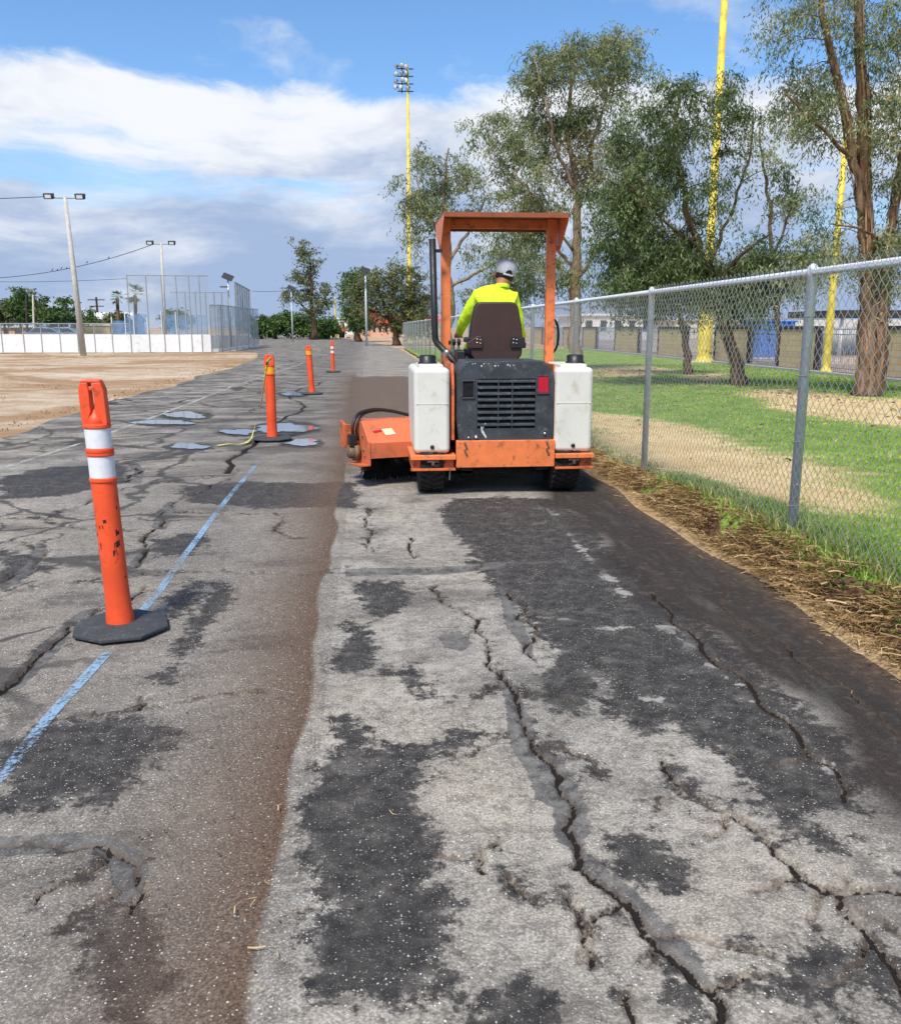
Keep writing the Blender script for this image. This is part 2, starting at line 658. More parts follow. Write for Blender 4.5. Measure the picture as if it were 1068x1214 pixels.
PUD = [((219, 492), 27, 4, 'larger puddle left of the taped post'), ((193, 500.5), 35, 3.4, 'long thin puddle touching the white line'),
       ((224, 529), 22, 4, 'small nearest puddle left of the taped post'), ((283, 512), 20, 4, 'puddle just left of the tape end'),
       ((338, 507.5), 34, 6.5, 'wide puddle behind the taped post'), ((359, 524.5), 22, 4.2, 'puddle right beside the taped post base'),
       ((347, 467), 15, 2.4, 'far small puddle beside the second farthest post')]
for (cx_, cy_), hw_, hh_, _l in PUD:                          # damp asphalt round each puddle
    WETS.append([(cx_ + (hw_ * 1.15 + 3) * math.cos(q_), cy_ + (hh_ * 1.2 + .6) * math.sin(q_)) for q_ in np.linspace(0, 2 * math.pi, 15)[:-1]])
PRINTS = [[(772, 866), (800, 860), (838, 888), (800, 898)], [(815, 905), (850, 898), (905, 945), (880, 958), (845, 940)]]
LIGHTS = [  # pale scraped streak along the old seam and a few scuffs
    ([(648, 602), (665, 622), (680, 640), (700, 662), (720, 682), (745, 704)], .02, .025),
    ([(790, 742), (830, 778), (870, 808)], .03, .015),
    ([(905, 832), (930, 850), (960, 882), (995, 915), (1000, 940)], .02, .02),
    ([(642, 730), (700, 736)], .010, .004), ([(708, 742), (770, 742)], .012, .006),
    ([(760, 824), (785, 826)], .010, .006),
]


def road_masks(x, y):
    P = np.stack([x, y], 1).astype(np.float64)
    crack = np.full(len(P), 9.0)
    for i, (pts, w0, w1, j) in enumerate(CRACKS):
        line = jag(GP(pts), j, 4, i + 1)
        crack = np.minimum(crack, seg_dist(P, line, w0, w1))
        rj = random.Random(100 + i)
        for _ in range(min(9, max(0, len(pts) - 6))):                  # short side branches
            k = rj.randrange(2, len(line) - 2)
            dv = (line[k + 1] - line[k - 1]).normalized()
            a_ = rj.choice([-1, 1]) * rj.uniform(.5, 1.4)
            dv = Vector((dv.x * math.cos(a_) - dv.y * math.sin(a_), dv.x * math.sin(a_) + dv.y * math.cos(a_)))
            L_ = rj.uniform(.05, .28) * (1 + .12 * line[k].y)
            mid = line[k] + dv * L_ * .5 + Vector((rj.uniform(-.03, .03), rj.uniform(-.03, .03)))
            crack = np.minimum(crack, seg_dist(P, jag([line[k], mid, line[k] + dv * L_], .22, 3, k + i), .0045, .0005))
    seal = np.full(len(P), 9.0)
    for s in SEALS:
        seal = np.minimum(seal, poly_sd(P, GP(s)))
    wet = np.full(len(P), 9.0)
    for s in WETS:
        wet = np.minimum(wet, poly_sd(P, GP(s)) - 0.016)
    wet = np.minimum(wet, np.clip(crack, 0, 9) + 0.002)          # damp creeps out of the cracks
    for s in PRINTS:
        wet = np.maximum(wet, -poly_sd(P, GP(s)) + 0.0)
    pale = np.full(len(P), 9.0)
    for pts, a, b in LIGHTS:
        pale = np.minimum(pale, seg_dist(P, GP(pts), a, b))
    prt = np.full(len(P), 9.0)
    for s in PRINTS:
        prt = np.minimum(prt, poly_sd(P, GP(s)))
    return crack, seal, np.clip(wet, -1, 1), np.clip(pale, -1, 1), np.clip(prt, -1, 1)


def edge_r(y):
    return ROAD_R + 0.03 * np.sin(y * 1.7) + 0.02 * np.sin(y * 4.1 + 1)


def edge_l(y):
    return ROAD_L + 0.12 * np.sin(y * 0.6) + 0.08 * np.sin(y * 1.9 + 2)


def road_block(xs, ys):
    X, Y = np.meshgrid(xs, ys)
    # follow the real, slightly wandering edges
    t = (X - ROAD_L) / (ROAD_R - ROAD_L)
    X2 = X + (edge_r(Y) - ROAD_R) * np.clip((t - .9) * 10, 0, 1) + (edge_l(Y) - ROAD_L) * np.clip(1 - t * 6, 0, 1)
    n, m = len(ys), len(xs)
    i = (np.arange(n - 1)[:, None] * m + np.arange(m - 1)[None]).ravel()
    F = np.stack([i, i + 1, i + m + 1, i + m], 1)
    return X2.ravel(), Y.ravel(), F


xs_near = np.concatenate([np.arange(ROAD_L, -1.6, 0.03), np.arange(-1.6, ROAD_R, 0.0095), [ROAD_R]])
ys_near = 1.25 * np.exp(np.arange(0, math.log(12 / 1.25), 0.0055))
ys_near[-1] = 12.0
blocks = [road_block(np.arange(ROAD_L, ROAD_R + .01, 0.0732), np.linspace(-8, 1.25, 90)),
          road_block(xs_near, ys_near),
          road_block(np.arange(ROAD_L, ROAD_R + .01, 0.0488), 12 * np.exp(np.linspace(0, math.log(34 / 12), 110)))]
bx, by, bf, off = [], [], [], 0
for X, Y, F in blocks:
    bx.append(X)
    by.append(Y)
    bf.append(F + off)
    off += len(X)
# the far stretch: the road widens and swings away to the left
farR = [(ROAD_R, 34), (2.3, 45), (2.2, 58), (1.6, 72), (0.2, 95), (-3.5, 125), (-12, 155), (-30, 175), (-60, 185), (-110, 190)]
farL = [(ROAD_L, 34), (-5.2, 40), (-5.6, 46), (-6.6, 54), (-8.6, 60), (-12, 65), (-19, 71), (-33, 78), (-60, 84), (-110, 88)]
fx, fy = [], []
for (a, b) in zip(farL, farR):
    for s in np.linspace(0, 1, 30):
        fx.append(a[0] + (b[0] - a[0]) * s)
        fy.append(a[1] + (b[1] - a[1]) * s)
i = (np.arange(len(farL) - 1)[:, None] * 30 + np.arange(29)[None]).ravel()
bx.append(np.array(fx))
by.append(np.array(fy))
bf.append(np.stack([i, i + 1, i + 31, i + 30], 1) + off)
RX, RY, RF = np.concatenate(bx), np.concatenate(by), np.concatenate(bf)
crack, seal, wet, pale, prt = road_masks(RX, RY)
# real relief: opened cracks, slightly sunken seals, gentle unevenness
RZ = 0.004 * np.sin(RX * 2.1 + RY * .7) + 0.003 * np.sin(RX * 5.3 - RY * 2.2) - 0.007
RZ -= 0.016 * np.clip(1 - np.maximum(crack, 0) / 0.006, 0, 1) * (RY < 12)
RZ -= 0.004 * np.clip(-seal / 0.02, 0, 1)
RZ += 0.004 * np.clip(-pale / 0.02, 0, 1)
RZ = np.where(RY > 34.001, -0.007, RZ)
swept_edge = -0.28 + 0.02 * np.sin(RY * 2.3) + 0.012 * np.sin(RY * 6.1) + 0.05 * np.clip((2.6 - RY), 0, 1.5) * 0.4 - 0.14 * np.clip((RY - 12) / 14, 0, 1)
d = swept_edge - RX                                        # metres left of the swept edge
brown = np.clip(d / 0.02 + .5 + .3 * np.sin(RY * 3.1) * np.sin(RY * 7.7 + 1), 0, 1) * (d > -.03) * np.clip(1 - d / 0.62, 0, 1) ** 1.3 * np.clip((31 - RY) / 4, 0, 1)
SEAM = sorted(GP([(640, 590), (680, 640), (720, 682), (770, 722), (830, 775), (880, 815), (925, 848), (960, 882), (1000, 930), (1068, 1005)]), key=lambda q: q[1])
seam_x = np.interp(RY, [q[1] for q in SEAM], [q[0] for q in SEAM])
mud = np.clip((RX - seam_x + 0.02 - .06 * np.sin(RY * 2.3) - .04 * np.sin(RY * 6.7)) / 0.22, 0, 1) * np.clip((10.5 - RY) / 1.0, 0, 1)
ahead = 0.85 * (RX > swept_edge - 0.05) * np.clip((27.2 + 0.15 * np.sin(RX * 9) - RY) / .15, 0, 1) * np.clip((RY - 8.6) / 1.2, 0, 1)
brown = np.maximum(brown, ahead)
fringe = np.clip((RX - (edge_r(RY) - 0.38)) / 0.38, 0, 1) * (RY < 34)
dust = np.clip(1.1 - np.abs(RX + 1.1) / 2.2, 0, 1) * (RX < -0.2)


def road_material():
    t = NT('weathered_asphalt')
    co = t.coord('Object')
    crack, seal, wet = t.attr('crack'), t.attr('seal'), t.attr('wet')
    brown, mud, dust, pale, prt = t.attr('brown'), t.attr('mud'), t.attr('dust'), t.attr('pale'), t.attr('prt')
    nbig = t.noise(co, 0.55, 5, 0.6)
    nmid = t.noise(co, 2.3, 5, 0.66)
    nfine = t.noise(co, 16, 4, 0.7)
    ngrain = t.noise(co, 130, 2, 0.6)
    nstretch = t.noise(t.vmul(co, (1.0, 1.7, 1.0)), 1.0, 5, 0.68, 0.3)
    # dry surface: bleached grey, warmer where dusty
    c = t.mix(t.map(nmid, 0.34, 0.66), lin(132, 126, 117), lin(177, 169, 157))
    c = t.mix(t.math('MULTIPLY', t.map(nbig, 0.4, 0.65), 0.55), c, lin(174, 160, 138))
    c = t.mix(t.math('MULTIPLY', dust, 0.6), c, lin(116, 108, 98))
    c = t.mix(t.map(nfine, 0.36, 0.58, 0.55, 0.0), c, lin(92, 86, 79))
    c = t.mix(t.map(ngrain, 0.36, 0.60, 0.42, 0.0), c, lin(78, 72, 66))
    c = t.mix(t.map(ngrain, 0.5, 0.75, 0.0, 0.4), c, lin(210, 200, 186))
    # aggregate
    wco = t.vadd(co, t.vmul(t.noise(co, 40, 2, color=True), (0.012, 0.012, 0.012)))
    v1 = t.voro(wco, 112)
    v2 = t.voro(t.vadd(wco, t.vmul(t.noise(co, 9, 1, color=True), (.2, .2, .2))), 230)
    rnd = t.n('ShaderNodeSeparateColor')
    t.put(rnd.inputs[0], v1['Color'])
    rsz = t.map(rnd.outputs[0], 0.50, 1.0, 0.0, 0.44, False)
    stone = t.map(t.math('SUBTRACT', rsz, v1['Distance']), 0.0, 0.10)
    rnd2 = t.n('ShaderNodeSeparateColor')
    t.put(rnd2.inputs[0], v2['Color'])
    stone2 = t.map(t.math('SUBTRACT', t.map(rnd2.outputs[1], 0.55, 1.0, 0.0, 0.45, False), v2['Distance']), 0.0, 0.12)
    stone_c = t.mix(rnd.outputs[1], lin(172, 163, 150), lin(232, 225, 212))
    # damp / tar-dark areas with ragged borders
    w = t.math('ADD', wet, t.math('MULTIPLY', t.math('SUBTRACT', nfine, 0.5), 0.26))
    w = t.math('ADD', w, t.math('MULTIPLY', t.math('SUBTRACT', nmid, 0.5), 0.40))
    w = t.math('ADD', w, t.math('MULTIPLY', t.math('SUBTRACT', t.noise(co, 60, 4, 0.7), 0.5), 0.15))
    wm = t.math('MULTIPLY_ADD', t.map(w, 0.020, -0.030), 0.75, t.math('MULTIPLY', t.map(w, 0.08, -0.08), 0.25))
    wm = t.math('MULTIPLY', wm, t.map(t.noise(co, 7, 4, .65), 0.30, 0.52, 0.78, 1.0))
    scatter = t.map(t.math('ADD', nstretch, t.math('MULTIPLY', t.math('SUBTRACT', nfine, .5), .5)), 0.54, 0.66, 0, 0.75)
    sxy = t.n('ShaderNodeSeparateXYZ')
    t.put(sxy.inputs[0], co)
    far = t.math('MULTIPLY', t.map(sxy.outputs[1], 6.0, 12.0), t.map(sxy.outputs[0], -0.3, -0.9, 0.35, 1.0))
    scatter2 = t.map(t.math('ADD', nstretch, t.math('MULTIPLY', t.math('SUBTRACT', nfine, .5), .5)), 0.42, 0.60, 0.0, 0.75)
    wm = t.math('MAXIMUM', wm, t.math('MULTIPLY', scatter, 0.85))
    wm = t.math('MAXIMUM', wm, t.math('MULTIPLY', scatter2, far))
    wm = t.math('MAXIMUM', wm, t.math('MULTIPLY', t.map(prt, 0.0, -0.02), t.math('MULTIPLY', t.map(t.voro(co, 34, 'F1', 0.1)['Distance'], 0.30, 0.22), 0.8)))
    c = t.mix(stone2, c, t.mix(0.5, c, stone_c))
    cw = t.mix(t.map(nfine, 0.3, 0.7), lin(46, 43, 41), lin(72, 68, 63))
    c = t.mix(wm, c, cw)
    stone_vis = t.math('MULTIPLY', stone, t.map(t.noise(co, 4.5, 5, .65), 0.36, 0.58, 0.35, 1.0))
    stone_vis = t.math('MAXIMUM', stone_vis, t.math('MULTIPLY', stone, t.math('MULTIPLY', dust, 0.85)))
    stone_vis = t.math('MULTIPLY', stone_vis, t.map(wm, 0.3, 1.0, 1.0, 0.7))
    c = t.mix(stone_vis, c, stone_c)
    c = t.mix(t.math('MULTIPLY', stone2, t.math('MULTIPLY', wm, 0.38)), c, stone_c)
    # loose brown soil windrow
    br = t.math('MULTIPLY', brown, t.map(t.math('ADD', nmid, t.math('MULTIPLY', nfine, 0.9)), 0.55, 0.95, 0.6, 1.0))
    soil = t.mix(t.map(ngrain, 0.3, 0.7), lin(70, 54, 43), lin(112, 89, 70))
    soil = t.mix(t.math('MULTIPLY', stone, 0.6), soil, stone_c)
    c = t.mix(br, c, soil)
    # mud film towards the verge and on the swept lane ahead
    ms = t.noise(t.vmul(co, (7.0, 1.3, 1.0)), 1.0, 5, 0.68, 0.25)
    mudc = t.mix(t.map(ms, 0.30, 0.74), lin(38, 34, 31), lin(70, 61, 54))
    mf = t.math('MULTIPLY', mud, t.map(t.math('ADD', ms, t.math('MULTIPLY', nfine, .5)), 0.4, 0.8, 0.70, 1.0))
    mudc = t.mix(t.map(ngrain, 0.35, 0.6, 0.5, 0.0), mudc, lin(34, 29, 26))
    mudc = t.mix(t.map(nfine, 0.5, 0.7, 0.0, 0.5), mudc, lin(98, 88, 80))
    mudc = t.mix(t.math('MULTIPLY', stone2, 0.35), mudc, lin(130, 114, 100))
    c = t.mix(mf, c, mudc)
    fr = t.map(t.math('ADD', t.attr('fringe'), t.math('MULTIPLY', t.math('SUBTRACT', nfine, .5), 1.2)), 0.45, 1.2, 0.0, 0.7)
    c = t.mix(fr, c, lin(108, 87, 68))
    # scraped pale streaks
    pm = t.map(t.math('ADD', pale, t.math('ADD', t.math('MULTIPLY', t.math('SUBTRACT', nfine, 0.5), 0.22), t.math('MULTIPLY', t.math('SUBTRACT', t.noise(co, 7, 3, .6), 0.47), 0.20))), 0.004, -0.018)
    c = t.mix(t.math('MULTIPLY', pm, t.map(nmid, 0.35, 0.6)), c, lin(152, 146, 138))
    # dark pits between the stones
    pit = t.map(t.math('SUBTRACT', t.map(rnd2.outputs[2], 0.45, 1.0, 0.0, 0.5, False), v2['Distance']), 0.0, 0.15)
    c = t.mix(t.math('MULTIPLY', pit, t.map(nfine, 0.35, 0.6, 0.55, 0.15)), c, lin(62, 55, 50))
    # crack sealant: smooth, mid grey
    sm = t.map(t.math('ADD', seal, t.math('MULTIPLY', t.math('SUBTRACT', nfine, 0.5), 0.05)), 0.006, -0.006)
    sealc = t.mix(t.map(nfine, 0.35, 0.65), lin(76, 74, 72), lin(104, 101, 97))
    c = t.mix(t.math('MULTIPLY', sm, t.map(nmid, 0.3, 0.7, 0.65, 0.95)), c, sealc)
    c = t.mix(t.math('MULTIPLY', sm, t.math('MULTIPLY', stone2, 0.4)), c, stone_c)
    # web of old hairline cracks over the far left lane
    warp = t.vadd(co, t.vmul(t.noise(co, 1.6, 5, .6, color=True), (0.7, 0.7, 0.0)))
    web = t.voro(warp, 0.62, 'DISTANCE_TO_EDGE')['Distance']
    sx = t.n('ShaderNodeSeparateXYZ')
    t.put(sx.inputs[0], co)
    leftlane = t.math('MULTIPLY', t.map(sx.outputs[0], -0.9, -1.6), t.map(sx.outputs[1], 2.0, 4.0, 0.35, 1.0))
    web2 = t.voro(t.vadd(warp, (3.3, 1.7, 0.0)), 1.15, 'DISTANCE_TO_EDGE')['Distance']
    web = t.math('MINIMUM', web, t.math('ADD', web2, t.map(nbig, 0.42, 0.56, 0.10, 0.004)))
    webm = t.math('MULTIPLY', t.map(t.math('ADD', web, t.math('MULTIPLY', t.math('SUBTRACT', nmid, .5), .05)), 0.030, 0.010), leftlane)
    c = t.mix(t.math('MULTIPLY', webm, 0.8), c, lin(60, 57, 55))
    # open cracks
    ckw = t.math('ADD', crack, t.math('MULTIPLY', t.math('SUBTRACT', t.noise(co, 55, 3, .65), 0.5), 0.022))
    ckw = t.math('ADD', ckw, t.math('MULTIPLY', t.math('SUBTRACT', t.noise(co, 5, 2), 0.44), 0.022))
    ck = t.map(ckw, 0.0012, -0.0018)
    c = t.mix(t.map(ckw, 0.016, 0.0, 0, 0.45), c, lin(84, 68, 54))
    c = t.mix(ck, c, lin(36, 30, 26))
    rough = t.mix(wm, (0.95, 0.95, 0.95), (0.75, 0.75, 0.75))
    h = t.math('ADD', t.math('MULTIPLY', stone, 0.6), t.math('MULTIPLY', ngrain, 0.55))
    h = t.math('ADD', h, t.math('MULTIPLY', nfine, 1.3))
    h = t.math('MULTIPLY', h, t.map(sm, 0, 1, 1.0, 0.35))
    h = t.math('SUBTRACT', h, t.math('MULTIPLY', ck, 2.5))
    nm = t.bump(h, 0.7, 0.008)
    return t.done(t.bsdf(c, rough, 0, nm, 0.22))


road = np_mesh('road', np.stack([RX, RY, RZ], 1), RF, road_material(),
               dict(crack=crack, seal=seal, wet=wet, brown=brown, mud=mud, dust=dust, pale=pale, prt=prt, fringe=fringe), smooth=True)
tag(road, 'cracked grey asphalt road with dark damp patches and a swept lane', kind='structure')


# ---- big ground sheet
def dirt_material():
    t = NT('dry_dirt')
    co = t.coord('Object')
    nb = t.noise(t.vmul(co, (0.7, 1.0, 1.0)), 0.24, 7, 0.66, 0.6)
    nm = t.noise(co, 1.4, 7, 0.76)
    nf = t.noise(co, 14, 6, 0.7)
    c = t.mix(t.map(nm, 0.35, 0.65), lin(172, 146, 118), lin(200, 180, 154))
    c = t.mix(t.map(nb, 0.47, 0.57, 0, 0.75), c, lin(152, 116, 78))
    c = t.mix(t.map(nb, 0.44, 0.36, 0, 0.8), c, lin(208, 190, 164))
    c = t.mix(t.map(nf, 0.52, 0.75, 0, 0.6), c, lin(116, 88, 60))
    return t.done(t.bsdf(c, 0.95, 0, t.bump(t.math('ADD', nf, nm), 0.7, 0.05), 0.2))


M_DIRT = dirt_material()
xs = np.concatenate([[-3000, -900, -300, -120], np.arange(-60, -4.9, 0.35), [0, 2, 6, 30, 120, 300, 900, 3000]])
ys = np.concatenate([[-3000, -300, -60], np.arange(-8, 62, 0.4), [70, 90, 120, 200, 400, 900, 3000]])
X, Y = np.meshgrid(xs, ys)
Zg = np.full(X.shape, -0.035)
near = (X < -5.3) & (Y > 2) & (Y < 62) & (X > -59)
bumps = sum(a * np.sin(X * fx_ + p) * np.sin(Y * fy_ + q) for a, fx_, fy_, p, q in [(.02, 1.3, 1.1, 0, 1), (.015, 2.7, 2.2, 2, .3), (.012, 4.9, 4.2, 1, 2)])
# the low heap of scraped soil and dead grass at the left
mound = 0.42 * np.exp(-(((X + 10.6) / 1.3) ** 2 + ((Y - 24.3) / 1.0) ** 2)) + 0.2 * np.exp(-(((X + 13.2) / 1.8) ** 2 + ((Y - 25) / 1.2) ** 2))
Zg = Zg + np.where(near, (np.abs(bumps) + mound) * np.clip((-5.3 - X) / 1.0, 0, 1), 0)
n, m = X.shape
i = (np.arange(n - 1)[:, None] * m + np.arange(m - 1)[None]).ravel()
ground = np_mesh('ground', np.stack([X.ravel(), Y.ravel(), Zg.ravel()], 1), np.stack([i, i + 1, i + m + 1, i + m], 1), M_DIRT, smooth=True)
tag(ground, 'bare tan dirt field with brown dead grass', kind='structure')

# ---- lawn beyond the fence
TANS = [[(690, 490), (760, 497), (860, 515), (930, 535), (1000, 560), (1068, 608), (1110, 640), (1110, 672), (1000, 640), (900, 618), (820, 590), (760, 580), (690, 570)],
        [(872, 468), (930, 462), (1000, 470), (1110, 478), (1110, 512), (1000, 498), (940, 486)],
        [(700, 436), (760, 434), (820, 440), (760, 446), (700, 448)], [(800, 446), (850, 442), (880, 450), (840, 458)]]


def ground_noise(x, y, s, seed):
    r = np.random.default_rng(seed)
    v = np.zeros_like(x)
    for k in range(10):
        a = r.uniform(0, 2 * math.pi)
        f = s * r.uniform(0.6, 2.6)
        v += np.sin((x * math.cos(a) + y * math.sin(a)) * f + r.uniform(0, 7)) / 10 ** 0.5
    return v


def dryness(x, y):
    P = np.stack([x, y], 1)
    s = np.full(len(P), 9.0)
    for q in TANS:
        s = np.minimum(s, poly_sd(P, GP(q)))
    s = s + 0.26 * ground_noise(x, y, 1.6, 3) + 0.14 * ground_noise(x, y, 6, 13)
    return np.clip(0.5 - s / 1.3, 0.03, 1)


def lawn_z(x, y):
    m_ = 0.15 * np.clip((9.0 - y) / 3.0, 0, 1) + 0.03
    rise = np.clip((x - 2.34) / 0.26, 0, 1)
    rise = rise * rise * (3 - 2 * rise)
    fall = 1 - np.clip((x - 2.9) / 1.5, 0, 1) * 0.75
    return rise * m_ * fall - 0.004 + 0.012 * ground_noise(x, y, 7, 5) * rise * np.clip((3.4 - x) / .6, 0.15, 1)


def lawn_material():
    t = NT('lawn_turf')
    co = t.coord('Object')
    dry = t.attr('dry')
    verge = t.attr('verge')
    n1, n2 = t.noise(co, 1.3, 6, 0.65), t.noise(co, 22, 6, 0.7)
    g = t.mix(t.map(n1, 0.35, 0.65), lin(108, 138, 50), lin(150, 172, 76))
    g = t.mix(t.map(n2, 0.4, 0.75, 0, 0.4), g, lin(66, 88, 34))
    d_ = t.mix(t.map(n1, 0.3, 0.7), lin(206, 174, 122), lin(228, 202, 152))
    d_ = t.mix(t.map(n2, 0.5, 0.75, 0, 0.6), d_, lin(120, 92, 58))
    k = t.map(t.math('ADD', dry, t.math('MULTIPLY', t.math('SUBTRACT', n2, 0.5), 0.7)), 0.3, 0.7)
    c = t.mix(k, g, d_)
    s = t.mix(t.map(n2, 0.4, 0.65), lin(58, 41, 28), lin(104, 78, 52))
    s = t.mix(t.map(verge, 0.75, 0.95), s, lin(186, 156, 116))
    c = t.mix(t.map(t.math('ADD', verge, t.math('MULTIPLY', t.math('SUBTRACT', n2, .5), .25)), 0.15, 0.3), c, s)
    return t.done(t.bsdf(c, 0.95, 0, t.bump(n2, 0.8, 0.04), 0.15))


M_LAWN = lawn_material()
xs = np.concatenate([np.arange(2.14, 3.4, 0.04), np.arange(3.4, 14.3, 0.14), [14.3]])
ys = np.concatenate([np.arange(-8, 2, .4), np.arange(2, 12, 0.06), 12 * np.exp(np.arange(0, math.log(62 / 12), 0.012))])
X, Y = np.meshgrid(xs, ys)
n, m = X.shape
Xr, Yr = X.ravel(), Y.ravel()
e = edge_r(Yr)
Xr = np.where(Xr < 2.3, Xr + (e - ROAD_R), Xr)
dr = dryness(Xr, Yr)
vg = np.clip((2.50 + 0.05 * ground_noise(Xr, Yr, 4, 9) - Xr) / 0.12, 0, 1) * 0.7
vg = np.where(Xr < e + 0.09 + 0.03 * ground_noise(Xr, Yr, 6, 2), 1.0, vg)
Zl = lawn_z(Xr, Yr)
Zl = np.where(Xr < e + .06, np.clip(-0.03 + 0.5 * (Xr - e + .06), -.03, .022), Zl + 0.018)
i = (np.arange(n - 1)[:, None] * m + np.arange(m - 1)[None]).ravel()
lawn = np_mesh('lawn', np.stack([Xr, Yr, Zl], 1), np.stack([i, i + 1, i + m + 1, i + m], 1), M_LAWN, dict(dry=dr, verge=vg), smooth=True)
tag(lawn, 'patchy green and dormant tan lawn beyond the chain link fence', kind='structure')


# ---- painted lines: thin worn sheets on the asphalt
def paint_material(name, col, cover):
    t = NT(name)
    co = t.coord('Object')
    f = t.math('ADD', t.noise(co, 55, 6, 0.75), t.math('MULTIPLY', t.noise(co, 3.0, 4, .6), 0.55))
    a = t.map(f, 1.02 - cover, 1.20 - cover, 0.0, 0.85)
    e_ = t.attr('edge')
    a = t.math('MULTIPLY', a, t.map(t.math('ADD', e_, t.math('MULTIPLY', t.noise(co, 30, 4), .5)), 0.35, 0.75))
    c = t.mix(t.noise(co, 80, 3), tuple(k * .8 for k in col), tuple(min(1, k * 1.2) for k in col))
    b = t.bsdf(c, 0.85, 0, None, 0.2)
    tr = t.n('ShaderNodeBsdfTransparent').outputs[0]
    mx = t.n('ShaderNodeMixShader')
    t.put(mx.inputs[0], a)
    t.t.links.new(tr, mx.inputs[1])
    t.t.links.new(b, mx.inputs[2])
    return t.done(mx.outputs[0])


def road_z(x, y):
    return 0.004 * math.sin(x * 2.1 + y * .7) + 0.003 * math.sin(x * 5.3 - y * 2.2) - 0.007


def paint_line(name, pts, w, mat, label):
    P = [Vector(q) for q in pts]
    vs, fs, ed = [], [], []
    k = 0
    for a, b in zip(P, P[1:]):
        L = (b - a).length
        steps = max(2, int(L / 0.12))
        for s in range(steps + (1 if b is P[-1] else 0)):
            c = a.lerp(b, s / steps)
            d_ = (b - a).normalized()
            nrm = Vector((-d_.y, d_.x))
            for j, e_ in ((-1, 0.0), (-.5, 1.0), (.5, 1.0), (1, 0.0)):
                q = c + nrm * (w * j)
                vs.append((q.x, q.y, road_z(q.x, q.y) + 0.004))
                ed.append(e_)
            if k:
                o = k * 4
                for j in range(3):
                    fs.append((o - 4 + j, o - 3 + j, o + 1 + j, o + j))
            k += 1
    ob = np_mesh(name, vs, fs, mat, dict(edge=ed))
    return tag(ob, label, kind='structure')


M_BLUE = paint_material('worn_blue_paint', lin(142, 172, 196), 0.35)
M_WHITE_LINE = paint_material('worn_white_paint', lin(190, 188, 182), 0.36)
paint_line('painted_line', [G(-30, 945), G(0, 920), G(60, 845), G(128, 772)], 0.028, M_BLUE, 'worn light blue paint line from the lower left corner to the near post')
paint_line('painted_line', [G(160, 735), G(190, 700), G(212, 668), G(250, 616), G(285, 572), G(306, 547)], 0.027, M_BLUE, 'worn light blue paint line beyond the near orange post')
paint_line('painted_line', [G(-40, 572), G(8, 553), G(95, 525)], 0.035, M_WHITE_LINE, 'thin worn white paint line at the far left of the road')
paint_line('painted_line', [G(120, 517), G(150, 506), G(200, 487), G(276, 458)], 0.035, M_WHITE_LINE, 'faded white paint line passing between the puddles')
paint_line('painted_line', [G(290, 453), G(330, 440), G(360, 430)], 0.04, M_WHITE_LINE, 'faint far white paint line along the left lane')


# ---- puddles
def water_material():
    t = NT('puddle_water')
    co = t.coord('Object')
    nm = t.bump(t.noise(co, 9, 2), 0.04, 0.01)
    b_ = t.bsdf(lin(112, 116, 122), 0.05, 0, nm, 0.9)
    tr = t.n('ShaderNodeBsdfTransparent').outputs[0]
    mx = t.n('ShaderNodeMixShader')
    t.put(mx.inputs[0], t.map(t.math('ADD', t.attr('depth'), t.math('MULTIPLY', t.math('SUBTRACT', t.noise(co, 7, 5, .65), .5), 1.1)), 0.12, 0.42))
    t.t.links.new(tr, mx.inputs[1])
    t.t.links.new(b_, mx.inputs[2])
    return t.done(mx.outputs[0])


M_WATER = water_material()
for k, ((cx, cy), hw, hh, lab) in enumerate(PUD):
    r = random.Random(k)
    n_ = 44
    ph = [r.uniform(0, 7) for _ in range(5)]
    vs = []
    for q in range(n_):
        a = 2 * math.pi * q / n_
        rr = 1 + 0.16 * math.sin(2 * a + ph[0]) + 0.13 * math.sin(3 * a + ph[1]) + 0.09 * math.sin(5 * a + ph[2]) + 0.06 * math.sin(9 * a + ph[3])
        g = G(cx + hw * rr * math.cos(a), cy + hh * rr * math.sin(a))
        vs.append((g[0], g[1], 0.0035))
    c0 = G(cx, cy)
    inner = [(c0[0] + (p_[0] - c0[0]) * .72, c0[1] + (p_[1] - c0[1]) * .72, 0.0035) for p_ in vs]
    fs_ = [(q, (q + 1) % n_, n_ + (q + 1) % n_) for q in range(n_)] + [(q, n_ + (q + 1) % n_, n_ + q) for q in range(n_)] + [(n_ + q, n_ + (q + 1) % n_, 2 * n_) for q in range(n_)]
    o = np_mesh('puddle', vs + inner + [(c0[0], c0[1], 0.0035)], fs_, M_WATER, dict(depth=[0.0] * n_ + [.75] * n_ + [1.0]))
    tag(o, 'shallow rain ' + lab, kind='structure')

# ================================================================== CHAIN LINK FENCE (right)
def galv_material():
    t = NT('galvanised_steel')
    co = t.coord('Object')
    n = t.voro(co, 40)['Color']
    c = t.mix(t.noise(co, 7, 4), lin(182, 190, 196), lin(208, 215, 220))
    c = t.mix(0.15, c, n)
    return t.done(t.bsdf(c, 0.45, 0.0, t.bump(t.noise(co, 90, 3), .1, .004), 0.5))


M_GALV = galv_material()
M_WIRE = pbr('fence_wire', lin(168, 170, 168), 0.5, 0.15, 0.1, 9)
FX, BAY, RAIL_Z = 2.62, 3.05, 1.77
POST_Y = [5.2 + BAY * k for k in range(-2, 21)]


